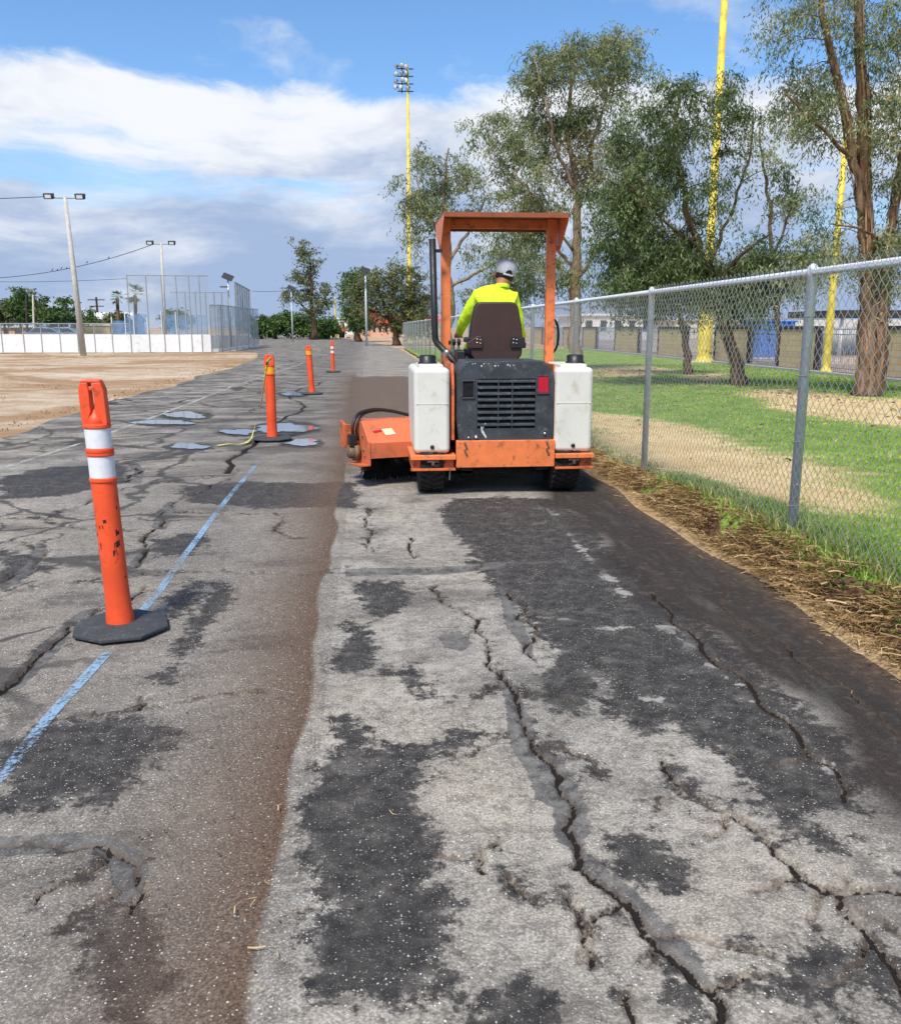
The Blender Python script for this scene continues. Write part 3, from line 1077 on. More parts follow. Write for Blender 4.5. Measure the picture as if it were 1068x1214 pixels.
def chain_mesh(width, height, w, r):
    """woven zigzag wires in the YZ plane, starting at the origin"""
    nw, ns = int(width / w), int(height / w)
    k = np.arange(ns + 1)
    V, F = [], []
    ang = np.array([0, 2.094, 4.189])
    for i_ in range(nw):
        y = i_ * w + np.where((k + i_) % 2 == 0, 0.0, w)
        z = k * (height / ns)
        xo = 0.0025 * np.where(k % 2 == 0, 1, -1)
        ring = np.stack([xo[:, None] + r * np.cos(ang)[None], y[:, None] + r * np.sin(ang)[None], np.repeat(z[:, None], 3, 1)], 2)
        o = i_ * (ns + 1) * 3
        V.append(ring.reshape(-1, 3))
        a = (np.arange(ns)[:, None] * 3 + np.arange(3)[None]).ravel()
        b_ = (np.arange(ns)[:, None] * 3 + (np.arange(3)[None] + 1) % 3).ravel()
        F.append(np.stack([a, b_, b_ + 3, a + 3], 1) + o)
    return np.concatenate(V), np.concatenate(F)


fence = thing('chain_link_fence', (FX, POST_Y[0], 0), 'long galvanised chain link fence running along the right side of the road', 'fence')
V, F = chain_mesh(BAY, RAIL_Z - 0.09, 0.037, 0.0021)
mesh0 = np_mesh('wire_mesh', V, F, M_WIRE, parent=fence)
V, F = chain_mesh(BAY, RAIL_Z - 0.09, 0.115, 0.0024)
mesh1 = np_mesh('wire_mesh', V, F, M_WIRE, parent=fence)
mesh1.location = (-0.032, POST_Y[-1] - POST_Y[0], 0.10)
pb = MB()
pb.lathe([(.030, -0.3), (.030, 1.745), (.034, 1.75), (.034, 1.79), (.022, 1.81), (.008, 1.82)], 14)
pb.tube([(0.036, 0, 0.5), (-0.036, 0, 0.5)], 0.004, 5)
post0 = pb.build('fence_post', M_GALV, None, True)
post0.parent = fence
for k, y in enumerate(POST_Y):
    p = post0 if k == 0 else post0.copy()
    if k:
        COL.objects.link(p)
        p.parent = fence
    p.location = (0.0, y - POST_Y[0], 0)
    p.rotation_euler.z = k * 0.7
    if k < len(POST_Y) - 1:
        q = mesh0 if k == 0 else (mesh0 if k < 6 else mesh1).copy()
        if k:
            COL.objects.link(q)
            q.parent = fence
        q.location = (-0.032, y - POST_Y[0], 0.10 + float(lawn_z(np.array([FX]), np.array([y + 1.5]))[0]) * .5 - .03)
b = MB()
b.tube([(FX - 0.0, POST_Y[0] - .2, RAIL_Z), (FX, POST_Y[-1] + .2, RAIL_Z)], 0.0225, 12)
b.build('top_rail', M_GALV, fence, True)
for k, y in enumerate(POST_Y[:8]):
    b = MB()
    for zz in (0.35, 0.75, 1.15, 1.5):
        b.tube([(FX + .036 * math.cos(a), y + .036 * math.sin(a), zz + .004 * a) for a in np.linspace(1.2, 5.2, 9)], 0.0025, 4)
    b.build_split('tie_wire', M_WIRE, fence)

# ================================================================== GRASS AND STRAW
def blade_material(name, stops, rough=0.7, transl=0.25):
    t = NT(name)
    c = t.ramp(t.attr('tone'), stops)
    d_ = t.bsdf(c, rough, 0, None, 0.2)
    tr = t.n('ShaderNodeBsdfTranslucent')
    t.put(tr.inputs[0], c)
    mx = t.n('ShaderNodeMixShader')
    mx.inputs[0].default_value = transl
    t.t.links.new(d_, mx.inputs[1])
    t.t.links.new(tr.outputs[0], mx.inputs[2])
    return t.done(mx.outputs[0])


def blades(x, y, z, h, w, tone, lean, r):
    """two segment curved blades; returns verts, faces, tone"""
    n = len(x)
    a = r.uniform(0, 2 * math.pi, n)
    la = r.uniform(0, 2 * math.pi, n)
    lx, ly = np.cos(la) * lean * h, np.sin(la) * lean * h
    dx, dy = np.cos(a) * w / 2, np.sin(a) * w / 2
    hz = h * np.sqrt(np.clip(1 - (lean * .8) ** 2, 0.03, 1))
    v = np.zeros((n, 5, 3))
    v[:, 0] = np.stack([x - dx, y - dy, z], 1)
    v[:, 1] = np.stack([x + dx, y + dy, z], 1)
    v[:, 2] = np.stack([x + dx * .7 + lx * .35, y + dy * .7 + ly * .35, z + hz * .6], 1)
    v[:, 3] = np.stack([x - dx * .7 + lx * .35, y - dy * .7 + ly * .35, z + hz * .6], 1)
    v[:, 4] = np.stack([x + lx, y + ly, z + hz], 1)
    o = np.arange(n)[:, None] * 5
    f = np.concatenate([o + np.array([0, 1, 2]), o + np.array([0, 2, 3]), o + np.array([3, 2, 4])])
    return v.reshape(-1, 3), f, np.repeat(tone, 5)


M_GRASS = blade_material('grass_blades', [(0, lin(84, 116, 36)), (0.35, lin(126, 160, 60)), (0.62, lin(166, 190, 90)), (0.68, lin(206, 176, 122)), (1, lin(234, 210, 162))])
r = np.random.default_rng(11)
n = 190000
y = 3.0 * np.exp(r.uniform(0, 1, n) ** 0.85 * math.log(34 / 3.0))
x = FX - 0.1 + r.uniform(0, 1, n) ** 1.15 * np.minimum(11.5, y * 0.75 + 1.0)
dr = dryness(x, y)
isdry = r.uniform(0, 1, n) < dr * 0.97
keep = ~isdry | (r.uniform(0, 1, n) < 0.55)
x, y, isdry, dr = x[keep], y[keep], isdry[keep], dr[keep]
n = len(x)
h = r.uniform(0.018, 0.042, n) * (1 + 0.012 * y)
h = np.where(isdry, h * 0.55, h)
tone = np.where(isdry | (r.uniform(0, 1, n) < .10), r.uniform(0.68, 1, n), np.clip(r.normal(0.40, 0.15, n) + 0.06 * ground_noise(x, y, .8, 41), 0, 0.62))
v1, f1, t1 = blades(x, y, lawn_z(x, y) + .01, h, 0.004 + 0.0007 * y, tone, r.uniform(0.3, 0.95, n), r)
# taller unmown grass along the foot of the fence
n = 26000
y = 2.6 * np.exp(r.uniform(0, 1, n) * math.log(26 / 2.6))
x = FX + r.normal(0.12, 0.11, n)
kp = (y < 7.6) | (r.uniform(0, 1, n) < 0.14)
kp &= (x > 2.47 + .04 * ground_noise(x, y, 4, 9))
x, y = x[kp], y[kp]
n = len(x)
h = r.uniform(0.04, 0.13, n) * np.clip(1.25 - (np.abs(x - FX) / .35), .3, 1)
tone = np.where(r.uniform(0, 1, n) < 0.16, r.uniform(0.68, 1, n), np.clip(r.normal(0.34, 0.17, n), 0, 0.62))
v2, f2, t2 = blades(x, y, lawn_z(x, y) + .008, h, 0.006 + 0.0005 * y, tone, r.uniform(0.2, 0.95, n), r)
g = np_mesh('grass', np.concatenate([v1, v2]), np.concatenate([f1, f2 + len(v1)]), M_GRASS, dict(tone=np.concatenate([t1, t2])))
tag(g, 'short green and straw coloured lawn grass beyond and under the fence', 'grass', kind='stuff')

# straw thrown up on the dug verge
M_STRAW = blade_material('dry_straw', [(0, lin(74, 53, 34)), (0.4, lin(126, 97, 62)), (0.75, lin(168, 136, 90)), (1, lin(204, 178, 130))], 0.8, 0.1)


def straws(x, y, z, L, w, r, lift=0.35):
    n = len(x)
    a = r.uniform(0, 2 * math.pi, n)
    k = r.normal(0, 0.9, n)
    el = np.abs(r.normal(0, lift, n))
    pts = []
    for s in range(4):
        t_ = s / 3
        aa = a + k * t_
        pts.append(np.stack([x + np.cos(aa) * np.cos(el) * L * t_, y + np.sin(aa) * np.cos(el) * L * t_,
                             z + np.sin(el) * L * t_ * (1.35 - t_) * 1.6], 1))
    side = np.stack([-np.sin(a), np.cos(a), r.normal(0, .5, n)], 1) * (w / 2)[:, None]
    v = np.zeros((n, 8, 3))
    for s in range(4):
        v[:, 2 * s] = pts[s] - side
        v[:, 2 * s + 1] = pts[s] + side
    o = np.arange(n)[:, None] * 8
    f = np.concatenate([o + np.array([2 * s, 2 * s + 1, 2 * s + 3, 2 * s + 2]) for s in range(3)])
    return v.reshape(-1, 3), f, n


n = 22000
y = 2.3 * np.exp(r.uniform(0, 1, n) ** 0.9 * math.log(16 / 2.3))
x = 2.43 + r.normal(0, 0.095, n) + 0.04 * ground_noise(np.zeros(n), y, 5, 4)
cl = ground_noise(x, y, 9, 21) + 0.5 * ground_noise(x, y, 3, 22)
kp = (cl > -0.65) & (x > 2.25)
x, y = x[kp], y[kp]
L = r.uniform(0.04, 0.17, len(x))
sv, sf, sn = straws(x, y, lawn_z(x, y) + .02 + r.uniform(0, .03, len(x)), L, r.uniform(0.002, 0.0065, len(x)), r, 0.25)
tone = np.repeat(np.clip(r.normal(0.55, 0.27, sn), 0, 1), 8)
# matted pale straw along the asphalt edge
n = 5200
y2 = 2.3 * np.exp(r.uniform(0, 1, n) * math.log(20 / 2.3))
x2 = edge_r(y2) + r.normal(0.06, 0.05, n)
sv2, sf2, sn2 = straws(x2, y2, np.full(n, 0.026), r.uniform(0.02, 0.09, n), r.uniform(0.002, 0.005, n), r, 0.12)
tone2 = np.repeat(np.clip(r.normal(0.72, 0.2, sn2), 0, 1), 8)
# strays on the road
n = 110
x3, y3 = r.uniform(-1.4, 2.2, n), 1.7 * np.exp(r.uniform(0, 1, n) * math.log(9 / 1.7))
sv3, sf3, sn3 = straws(x3, y3, np.full(n, 0.012), r.uniform(0.015, 0.05, n), r.uniform(0.0012, 0.0026, n), r, 0.08)
tone3 = np.repeat(np.clip(r.normal(0.8, 0.15, sn3), 0, 1), 8)
for gx in (G(330, 965), G(278, 1088)):
    w_, f_, k_ = straws(np.array([gx[0]]), np.array([gx[1]]), np.array([0.012]), np.array([0.075]), np.array([0.004]), np.random.default_rng(8), 0.04)
    sf3 = np.concatenate([sf3, f_ + len(sv3)])
    sv3 = np.concatenate([sv3, w_])
    tone3 = np.concatenate([tone3, np.full(8, 0.95)])
o1, o2 = len(sv), len(sv) + len(sv2)
s_ob = np_mesh('straw_litter', np.concatenate([sv, sv2, sv3]), np.concatenate([sf, sf2 + o1, sf3 + o2]), M_STRAW, dict(tone=np.concatenate([tone, tone2, tone3])))
tag(s_ob, 'tangled dry straw and roots torn up along the road edge', 'straw', kind='stuff')

# fallen leaves under the trees
n = 5200
x = r.uniform(3.2, 13.5, n)
y = r.uniform(9, 36, n)
kp = r.uniform(0, 1, n) < np.maximum(.12, np.maximum(np.exp(-((x - 9.5) / 2.6) ** 2 - ((y - 21) / 5) ** 2), np.exp(-((x - 6.4) / 2.2) ** 2 - ((y - 28) / 4) ** 2)))
x, y = x[kp], y[kp]
lv, lf, ln_ = straws(x, y, lawn_z(x, y) + .03, r.uniform(.05, .13, len(x)), r.uniform(.012, .035, len(x)), r, 0.2)
lo = np_mesh('leaf_litter', lv, lf, M_STRAW, dict(tone=np.repeat(np.clip(r.normal(.35, .25, ln_), 0, 1), 8)))
tag(lo, 'brown fallen leaves and bark scattered over the lawn under the trees', 'leaves', kind='stuff')

# clods of dug earth
M_SOIL = pbr('dug_soil', lin(92, 66, 46), 0.95, 0, 0.3, 20, 0.6, 90)
cv, cf, off = [], [], 0
ico = [(0, 0, 1), (.89, 0, .45), (.28, .85, .45), (-.72, .53, .45), (-.72, -.53, .45), (.28, -.85, .45), (.72, .53, -.45), (-.28, .85, -.45), (-.89, 0, -.45), (-.28, -.85, -.45), (.72, -.53, -.45), (0, 0, -1)]
icf = [(0, 1, 2), (0, 2, 3), (0, 3, 4), (0, 4, 5), (0, 5, 1), (1, 6, 2), (2, 7, 3), (3, 8, 4), (4, 9, 5), (5, 10, 1), (6, 7, 2), (7, 8, 3), (8, 9, 4), (9, 10, 5), (10, 6, 1), (11, 7, 6), (11, 8, 7), (11, 9, 8), (11, 10, 9), (11, 6, 10)]
ico, icf = np.array(ico), np.array(icf)
for k in range(1980):
    if k < 1700:
        yy = 2.4 * math.exp(r.uniform() * math.log(15 / 2.4))
        xx = 2.46 + r.normal(0, .085)
        if xx < 2.3:
            continue
        zz = float(lawn_z(np.array([xx]), np.array([yy]))[0]) + .012
        s = r.uniform(.006, .03)
    else:
        yy = 1.8 * math.exp(r.uniform() * math.log(12 / 1.8))
        xx = r.choice([r.uniform(-1.4, 2.1), r.normal(-.55, .2)])
        zz, s = 0.006, r.uniform(.0015, .0045)
    v = ico * (s * r.uniform(.6, 1.3, (12, 1))) * np.array([1, 1, .7]) + np.array([xx, yy, zz])
    cv.append(v)
    cf.append(icf + off)
    off += 12
cl_ob = np_mesh('soil_clods', np.concatenate(cv), np.concatenate(cf), M_SOIL)
tag(cl_ob, 'brown clods of dug earth along the verge and crumbs on the road', 'soil', kind='stuff')

# dead grass over the dirt field at the left
n = 26000
x = -5.3 - r.uniform(0, 1, n) ** 1.3 * 22
y = r.uniform(10, 52, n)
cl = ground_noise(x * .5, y, 0.9, 31)
md = np.exp(-(((x + 10.6) / 1.5) ** 2 + ((y - 24.3) / 1.1) ** 2))
kp = (cl > 0.75) | (r.uniform(0, 1, n) < md) | ((np.abs(x + 5.5) < .35) & (r.uniform(0, 1, n) < .6))
x, y = x[kp], y[kp]
n = len(x)
zz = -0.03 + 0.42 * np.exp(-(((x + 10.6) / 1.3) ** 2 + ((y - 24.3) / 1.0) ** 2))
M_DEAD = blade_material('dead_grass', [(0, lin(120, 92, 52)), (0.5, lin(168, 128, 70)), (0.8, lin(188, 160, 96)), (1, lin(150, 150, 70))], 0.8, 0.1)
v, f, tn = blades(x, y, zz, r.uniform(.02, .06, n), r.uniform(.012, .03, n), np.clip(r.normal(.5, .25, n), 0, 1), r.uniform(.3, .9, n), r)
dg = np_mesh('dead_grass', v, f, M_DEAD, dict(tone=tn))
tag(dg, 'patches of dead brown grass over the dirt field at left', 'grass', kind='stuff')

# ================================================================== TREES
def bark_material(name, a, b_, c_, scale=5):
    t = NT(name)
    co = t.coord('Object')
    n1 = t.noise(t.vmul(co, (1, 1, 0.22)), scale, 7, 0.68, 0.5)
    n2 = t.noise(t.vmul(co, (1, 1, 0.12)), scale * 5, 6, 0.7)
    c = t.mix(t.map(n1, 0.38, 0.6), a, b_)
    c = t.mix(t.map(n2, 0.5, 0.72, 0, 0.85), c, c_)
    return t.done(t.bsdf(c, 0.9, 0, t.bump(t.math('ADD', n2, n1), 0.9, 0.03), 0.2))


M_BARK_PALE = bark_material('pale_gum_bark', lin(176, 158, 134), lin(128, 104, 80), lin(78, 60, 46))
M_BARK_DARK = bark_material('rough_brown_bark', lin(120, 96, 76), lin(84, 64, 50), lin(48, 37, 30))
M_BARK_PEEL = bark_material('peeling_gum_bark', lin(150, 124, 100), lin(98, 74, 56), lin(54, 41, 33), 4)
M_BARK_STRIP = bark_material('loose_bark', lin(176, 142, 110), lin(120, 90, 66), lin(66, 48, 38), 3)
LEAF_GUM = blade_material('gum_leaves', [(0, lin(62, 76, 46)), (0.35, lin(112, 124, 82)), (0.6, lin(150, 156, 112)), (0.85, lin(184, 180, 134)), (1, lin(192, 156, 108))], 0.45, 0.35)
LEAF_DARK = blade_material('willow_leaves', [(0, lin(46, 60, 32)), (0.4, lin(96, 112, 70)), (0.75, lin(138, 150, 102)), (1, lin(176, 180, 134))], 0.45, 0.32)
LEAF_GREEN = blade_material('broad_leaves', [(0, lin(50, 70, 36)), (0.5, lin(94, 120, 64)), (1, lin(140, 160, 100))], 0.55, 0.3)
LEAF_OLIVE = blade_material('olive_leaves', [(0, lin(64, 72, 44)), (0.5, lin(112, 118, 74)), (1, lin(158, 158, 112))], 0.55, 0.3)


def tubes_np(polys, nside=6):
    """[(pts, radii)] -> one mesh"""
    b_ = MB()
    for pts, rad in polys:
        b_.tube(pts, list(rad), nside, cap=True)
    return b_


def make_tree(name, base, limbs, blobs, nclus, leaves, leaf, bark, leafmat, label, group, seed, droop=0.7, spread=0.42, brown=None, nside=10, density_gap=0.0, cat='tree', peel=0, clump=0.0):
    """limbs: [(points, r0, r1)] world; blobs: [(centre, radii, weight)] world; leaf=(length,width)"""
    rs = np.random.default_rng(seed)
    rd = random.Random(seed)
    root = thing(name, base, label, cat, group)
    tb = MB()
    nodes, nrad = [], []
    for pts, r0, r1 in limbs:
        P = [Vector(p) for p in pts]
        # subdivide with slight wander
        q, rr = [], []
        tot = len(P) - 1
        for i_, (a, b_) in enumerate(zip(P, P[1:])):
            for s in range(6):
                t_ = s / 6
                w = 0 if (i_ == 0 and s == 0) else (b_ - a).length * 0.035
                q.append(a.lerp(b_, t_) + Vector((rd.uniform(-w, w), rd.uniform(-w, w), 0)))
                rr.append(r0 + (r1 - r0) * ((i_ + t_) / tot) ** 0.8)
        q.append(P[-1])
        rr.append(r1)
        if r0 > 0.11 and abs(pts[0][2]) < 0.3:
            rr[0] *= 1.45
            rr[1] *= 1.12
        tb.tube(q, rr, nside, flute=.055 if r0 > .12 else 0)
        nodes += q
        nrad += rr
    nodes = [np.array(p) for p in nodes]
    N = np.array(nodes)
    R = np.array(nrad)
    # cluster centres inside the crown volumes, thicker near their surface
    W = np.array([b_[2] for b_ in blobs], float)
    W /= W.sum()
    def draw():
        c, rad, _ = blobs[rs.choice(len(blobs), p=W)]
        d_ = rs.normal(0, 1, 3)
        d_ /= np.linalg.norm(d_)
        return np.array(c) + d_ * rs.uniform(0.15, 1) ** 0.45 * np.array(rad)
    # sprays gather in clumps, so the sky shows between the clumps
    per_clump = 6 if clump else 1
    cen = []
    for _ in range(max(3, nclus // per_clump)):
        s0 = draw()
        for _k in range(per_clump):
            cen.append(s0 + rs.normal(0, 1, 3) * clump * np.array([1, 1, .75]))
    cen = np.array(cen)
    dmin = np.array([np.min(np.linalg.norm(N - c, axis=1)) for c in cen])
    twigs = MB()
    for c in cen[np.argsort(dmin)]:
        dv = c - N
        dist = np.linalg.norm(dv, axis=1)
        cost = dist + 0.45 * np.clip(N[:, 2] - c[2], 0, 9) + 0.25 * np.clip(0.02 - R, 0, 1) * 50
        k = int(np.argmin(cost))
        a = Vector(N[k])
        e_ = Vector(c)
        ln = (e_ - a).length
        r0 = min(R[k] * 0.62, 0.006 + 0.013 * ln)
        m1 = a.lerp(e_, 0.4) + Vector((rd.uniform(-.07, .07) * ln, rd.uniform(-.07, .07) * ln, 0.11 * ln))
        m2 = a.lerp(e_, 0.75) + Vector((rd.uniform(-.05, .05) * ln, rd.uniform(-.05, .05) * ln, 0.09 * ln))
        rr = [r0, r0 * .75, r0 * .5, max(0.003, r0 * .3)]
        twigs.tube([a, m1, m2, e_], rr, 4, cap=False)
        N = np.vstack([N, np.array(m1)[None], np.array(m2)[None], c[None]])
        R = np.concatenate([R, [rr[1], rr[2], rr[3]]])
    tr = tb.build('trunk', bark, root, True)
    if peel:
        st = MB()
        for k in range(peel):
            pts, r0, r1 = limbs[rd.choice([0, 0, 1, 2])]
            P = [Vector(p) for p in pts]
            s = rd.random() * (len(P) - 1.01) * .75
            i_ = int(s)
            c0 = P[i_].lerp(P[i_ + 1], s - i_)
            ax_ = (P[i_ + 1] - P[i_]).normalized()
            rr_ = (r0 + (r1 - r0) * (s / (len(P) - 1)) ** .8) * 1.04
            th = rd.uniform(0, 2 * math.pi)
            L_, w_ = rd.uniform(.35, 1.4), rd.uniform(.006, .020)
            ring = []
            for j in range(5):
                u = j / 4
                cc = c0 + ax_ * (L_ * (u - .5))
                off_ = rr_ + .012 + (.07 * (1 - u) ** 2 if k % 3 == 0 else .012) * rd.random()
                for sg in (-1, 1):
                    a_ = th + sg * w_ / rr_ + .12 * math.sin(u * 3 + k)
                    ring.append(cc + Vector((math.cos(a_) * off_, math.sin(a_) * off_, 0)))
            st.add(ring, [(2 * j, 2 * j + 1, 2 * j + 3, 2 * j + 2) for j in range(4)])
        so = st.build('peeling_bark', M_BARK_STRIP, root)
        so['kind'] = 'stuff'
    br = twigs.build('branches', bark, root, True)
    br['kind'] = 'stuff'
    # leaves hang in sprays round the cluster centres
    nt = 5
    per = max(4, leaves // (len(cen) * nt))
    C = np.repeat(cen, nt, 0)
    csh = np.repeat(rs.normal(0, 0.13, len(cen)), nt)
    n_ = len(C)
    a = rs.uniform(0, 2 * math.pi, n_)
    el = rs.uniform(-0.6, 0.9, n_)
    D = np.stack([np.cos(a) * np.cos(el), np.sin(a) * np.cos(el), np.sin(el)], 1)
    L = rs.uniform(0.5, 1.3, n_) * spread * 1.6
    s = rs.uniform(0.08, 1, (n_, per))
    pos = C[:, None] + D[:, None] * (L[:, None] * s)[..., None]
    pos[..., 2] -= droop * (s ** 2) * L[:, None]
    pos += rs.normal(0, 0.16 * spread, pos.shape)
    pos = pos.reshape(-1, 3)
    n_ = len(pos)
    tone = np.repeat(csh, per) + rs.normal(0.45, 0.17, n_)
    if brown is not None:
        bc, brad = brown
        inb = np.linalg.norm((pos - np.array(bc)) / np.array(brad), axis=1) < 1
        tone = np.where(inb & (rs.uniform(0, 1, n_) < 0.55), rs.uniform(0.85, 1, n_), tone)
    la, lb = leaf
    ll = la * rs.uniform(0.6, 1.25, n_)
    lw = lb * rs.uniform(0.7, 1.2, n_)
    ax = rs.normal(0, 1, (n_, 3))
    ax[:, 2] = ax[:, 2] * 0.6 - 1.5 * droop
    ax /= np.linalg.norm(ax, axis=1)[:, None]
    sd_ = np.cross(ax, rs.normal(0, 1, (n_, 3)))
    sd_ /= np.linalg.norm(sd_, axis=1)[:, None] + 1e-9
    v = np.zeros((n_, 4, 3))
    v[:, 0] = pos
    v[:, 1] = pos + ax * (ll * .45)[:, None] + sd_ * (lw / 2)[:, None]
    v[:, 2] = pos + ax * ll[:, None]
    v[:, 3] = pos + ax * (ll * .45)[:, None] - sd_ * (lw / 2)[:, None]
    f = np.arange(n_ * 4).reshape(-1, 4)
    cr = np_mesh('crown', v.reshape(-1, 3), f, leafmat, dict(tone=np.repeat(np.clip(tone, 0, 1), 4)), parent=root, origin=base)
    return root


def A(px, py, y):
    return tuple(at(px, py, y))


TG = 'gum trees along the park lawn'
# tall gum behind the machine
y0 = 28.0
B = (A(684, 436, y0)[0], y0, 0)
make_tree('gum_tree', B,
          [([B, A(680, 370, y0), A(683, 290, y0), A(684, 235, y0), A(672, 150, y0), A(678, 70, y0)], .23, .04),
           ([A(684, 235, y0), A(655, 160, y0 - .5), A(640, 95, y0 - .6), A(632, 60, y0 - .6)], .07, .015),
           ([A(684, 255, y0), A(705, 160, y0 + .5), A(722, 110, y0 + .5), A(738, 60, y0 + .4)], .065, .015),
           ([A(682, 300, y0), A(640, 240, y0 - .9), A(605, 200, y0 - 1.1)], .055, .015),
           ([A(682, 335, y0), A(715, 285, y0 - .7), A(745, 265, y0 - .9)], .08, .02),
           ([A(683, 320, y0), A(655, 290, y0 + .6), A(615, 275, y0 + 1)], .07, .02)],
          [(A(675, 95, y0), (1.7, 1.6, 1.5), 2.4), (A(640, 70, y0), (.8, .9, .9), .7), (A(728, 75, y0), (.75, .9, 1.0), .8), (A(632, 165, y0), (1.4, 1.4, 1.0), 1.6), (A(600, 160, y0), (.8, .8, .7), .7),
           (A(655, 215, y0), (1.9, 1.5, 1.1), 1.8), (A(610, 250, y0), (1.0, 1.1, .8), .9), (A(705, 165, y0), (1.0, 1.1, 1.0), .8), (A(625, 300, y0), (1.1, 1.2, .8), .9), (A(640, 345, y0 + .5), (1.0, 1, .6), .5)],
          480, 44000, (.15, .034), M_BARK_PALE, LEAF_GUM, 'tall airy gum tree with pale trunk rising right behind the orange canopy', TG, 3, 0.85, 0.38,
          brown=(A(690, 195, y0), (1.1, 2.0, 1.1)), clump=.27, peel=40)
# slimmer gum behind it to the left
y0 = 36.0
B = (A(530, 425, y0)[0], y0, 0)
make_tree('gum_tree', B,
          [([B, A(534, 350, y0), A(530, 280, y0), A(526, 220, y0), A(532, 175, y0)], .18, .03),
           ([A(532, 300, y0), A(505, 250, y0), A(494, 210, y0)], .08, .02), ([A(532, 310, y0), A(565, 260, y0), A(578, 230, y0)], .08, .02),
           ([A(533, 340, y0), A(590, 310, y0), A(630, 290, y0)], .08, .02)],
          [(A(524, 205, y0), (1.3, 1.3, 1.1), 1.5), (A(555, 225, y0), (1.0, 1.1, .9), 1.0), (A(496, 235, y0), (.9, 1, .8), .9), (A(530, 265, y0), (1.7, 1.4, 1.0), 1.2), (A(580, 265, y0), (1.3, 1.2, 1.0), 1.0), (A(545, 330, y0), (2.2, 1.4, 1.2), 1.1), (A(610, 330, y0), (1.6, 1.4, 1.3), 1.0), (A(650, 300, y0), (1.4, 1.4, 1.3), .7)],
          230, 14000, (.18, .044), M_BARK_PALE, LEAF_GUM, 'thinner grey gum tree just left of the machine canopy', TG, 5, 0.8, 0.38, clump=.28)
# dense dark tree in the middle of the lawn
y0 = 21.7
B = (A(878, 459, y0)[0], y0, 0.03)
make_tree('weeping_tree', B,
          [([B, A(868, 410, y0), A(850, 360, y0), A(836, 318, y0), A(815, 250, y0), A(800, 170, y0), A(805, 110, y0)], .19, .03),
           ([A(850, 360, y0), A(835, 300, y0 - .3), A(775, 250, y0 - .8), A(740, 215, y0 - 1)], .06, .015),
           ([A(836, 318, y0), A(868, 250, y0 + .3), A(890, 180, y0 + .4), A(893, 130, y0 + .4)], .055, .015),
           ([A(845, 345, y0), A(880, 300, y0 - .5), A(915, 275, y0 - .7)], .07, .02),
           ([A(826, 280, y0), A(770, 310, y0 - .4), A(735, 320, y0 - .5)], .07, .015)],
          [(A(800, 135, y0), (1.15, 1.2, 1.0), 1.5), (A(762, 175, y0), (.9, 1, .9), 1.1), (A(862, 140, y0), (.95, 1, .8), .9), (A(740, 235, y0), (.85, 1, .8), 1.2), (A(800, 230, y0), (1.4, 1.4, 1.1), 2.2), (A(735, 300, y0), (.65, .9, .7), 1.0), (A(795, 310, y0), (1.4, 1.3, .75), 2.2),
           (A(885, 215, y0), (.85, .9, 1.0), .7), (A(880, 310, y0), (.9, 1.1, .7), 1.6), (A(862, 350, y0 - .4), (1.0, .9, .35), .9), (A(885, 340, y0), (.7, .8, .55), .9), (A(755, 335, y0), (.8, .9, .5), .9), (A(905, 265, y0), (.5, .6, .6), .25)],
          600, 66000, (.13, .031), M_BARK_DARK, LEAF_DARK, 'dense dark green tree with a leaning trunk on the lawn', TG, 8, 0.95, 0.38, clump=.26)
# slim companion stem
y0 = 27.0
B = (A(818, 432, y0)[0], y0, 0.02)
make_tree('weeping_tree', B,
          [([B, A(812, 400, y0), A(804, 365, y0), A(790, 310, y0), A(780, 240, y0)], .13, .03), ([A(804, 365, y0), A(770, 330, y0), A(745, 310, y0)], .06, .015)],
          [(A(775, 300, y0), (1.5, 1.2, 1.0), 1.5), (A(760, 350, y0), (1.2, 1.1, .5), 1.0), (A(800, 340, y0), (1.1, 1.1, .6), .8), (A(735, 270, y0), (.8, .9, .9), .5)],
          130, 13000, (.15, .04), M_BARK_DARK, LEAF_DARK, 'thin dark stemmed tree behind the leaning one', TG, 9, 0.85, 0.40, clump=.25)
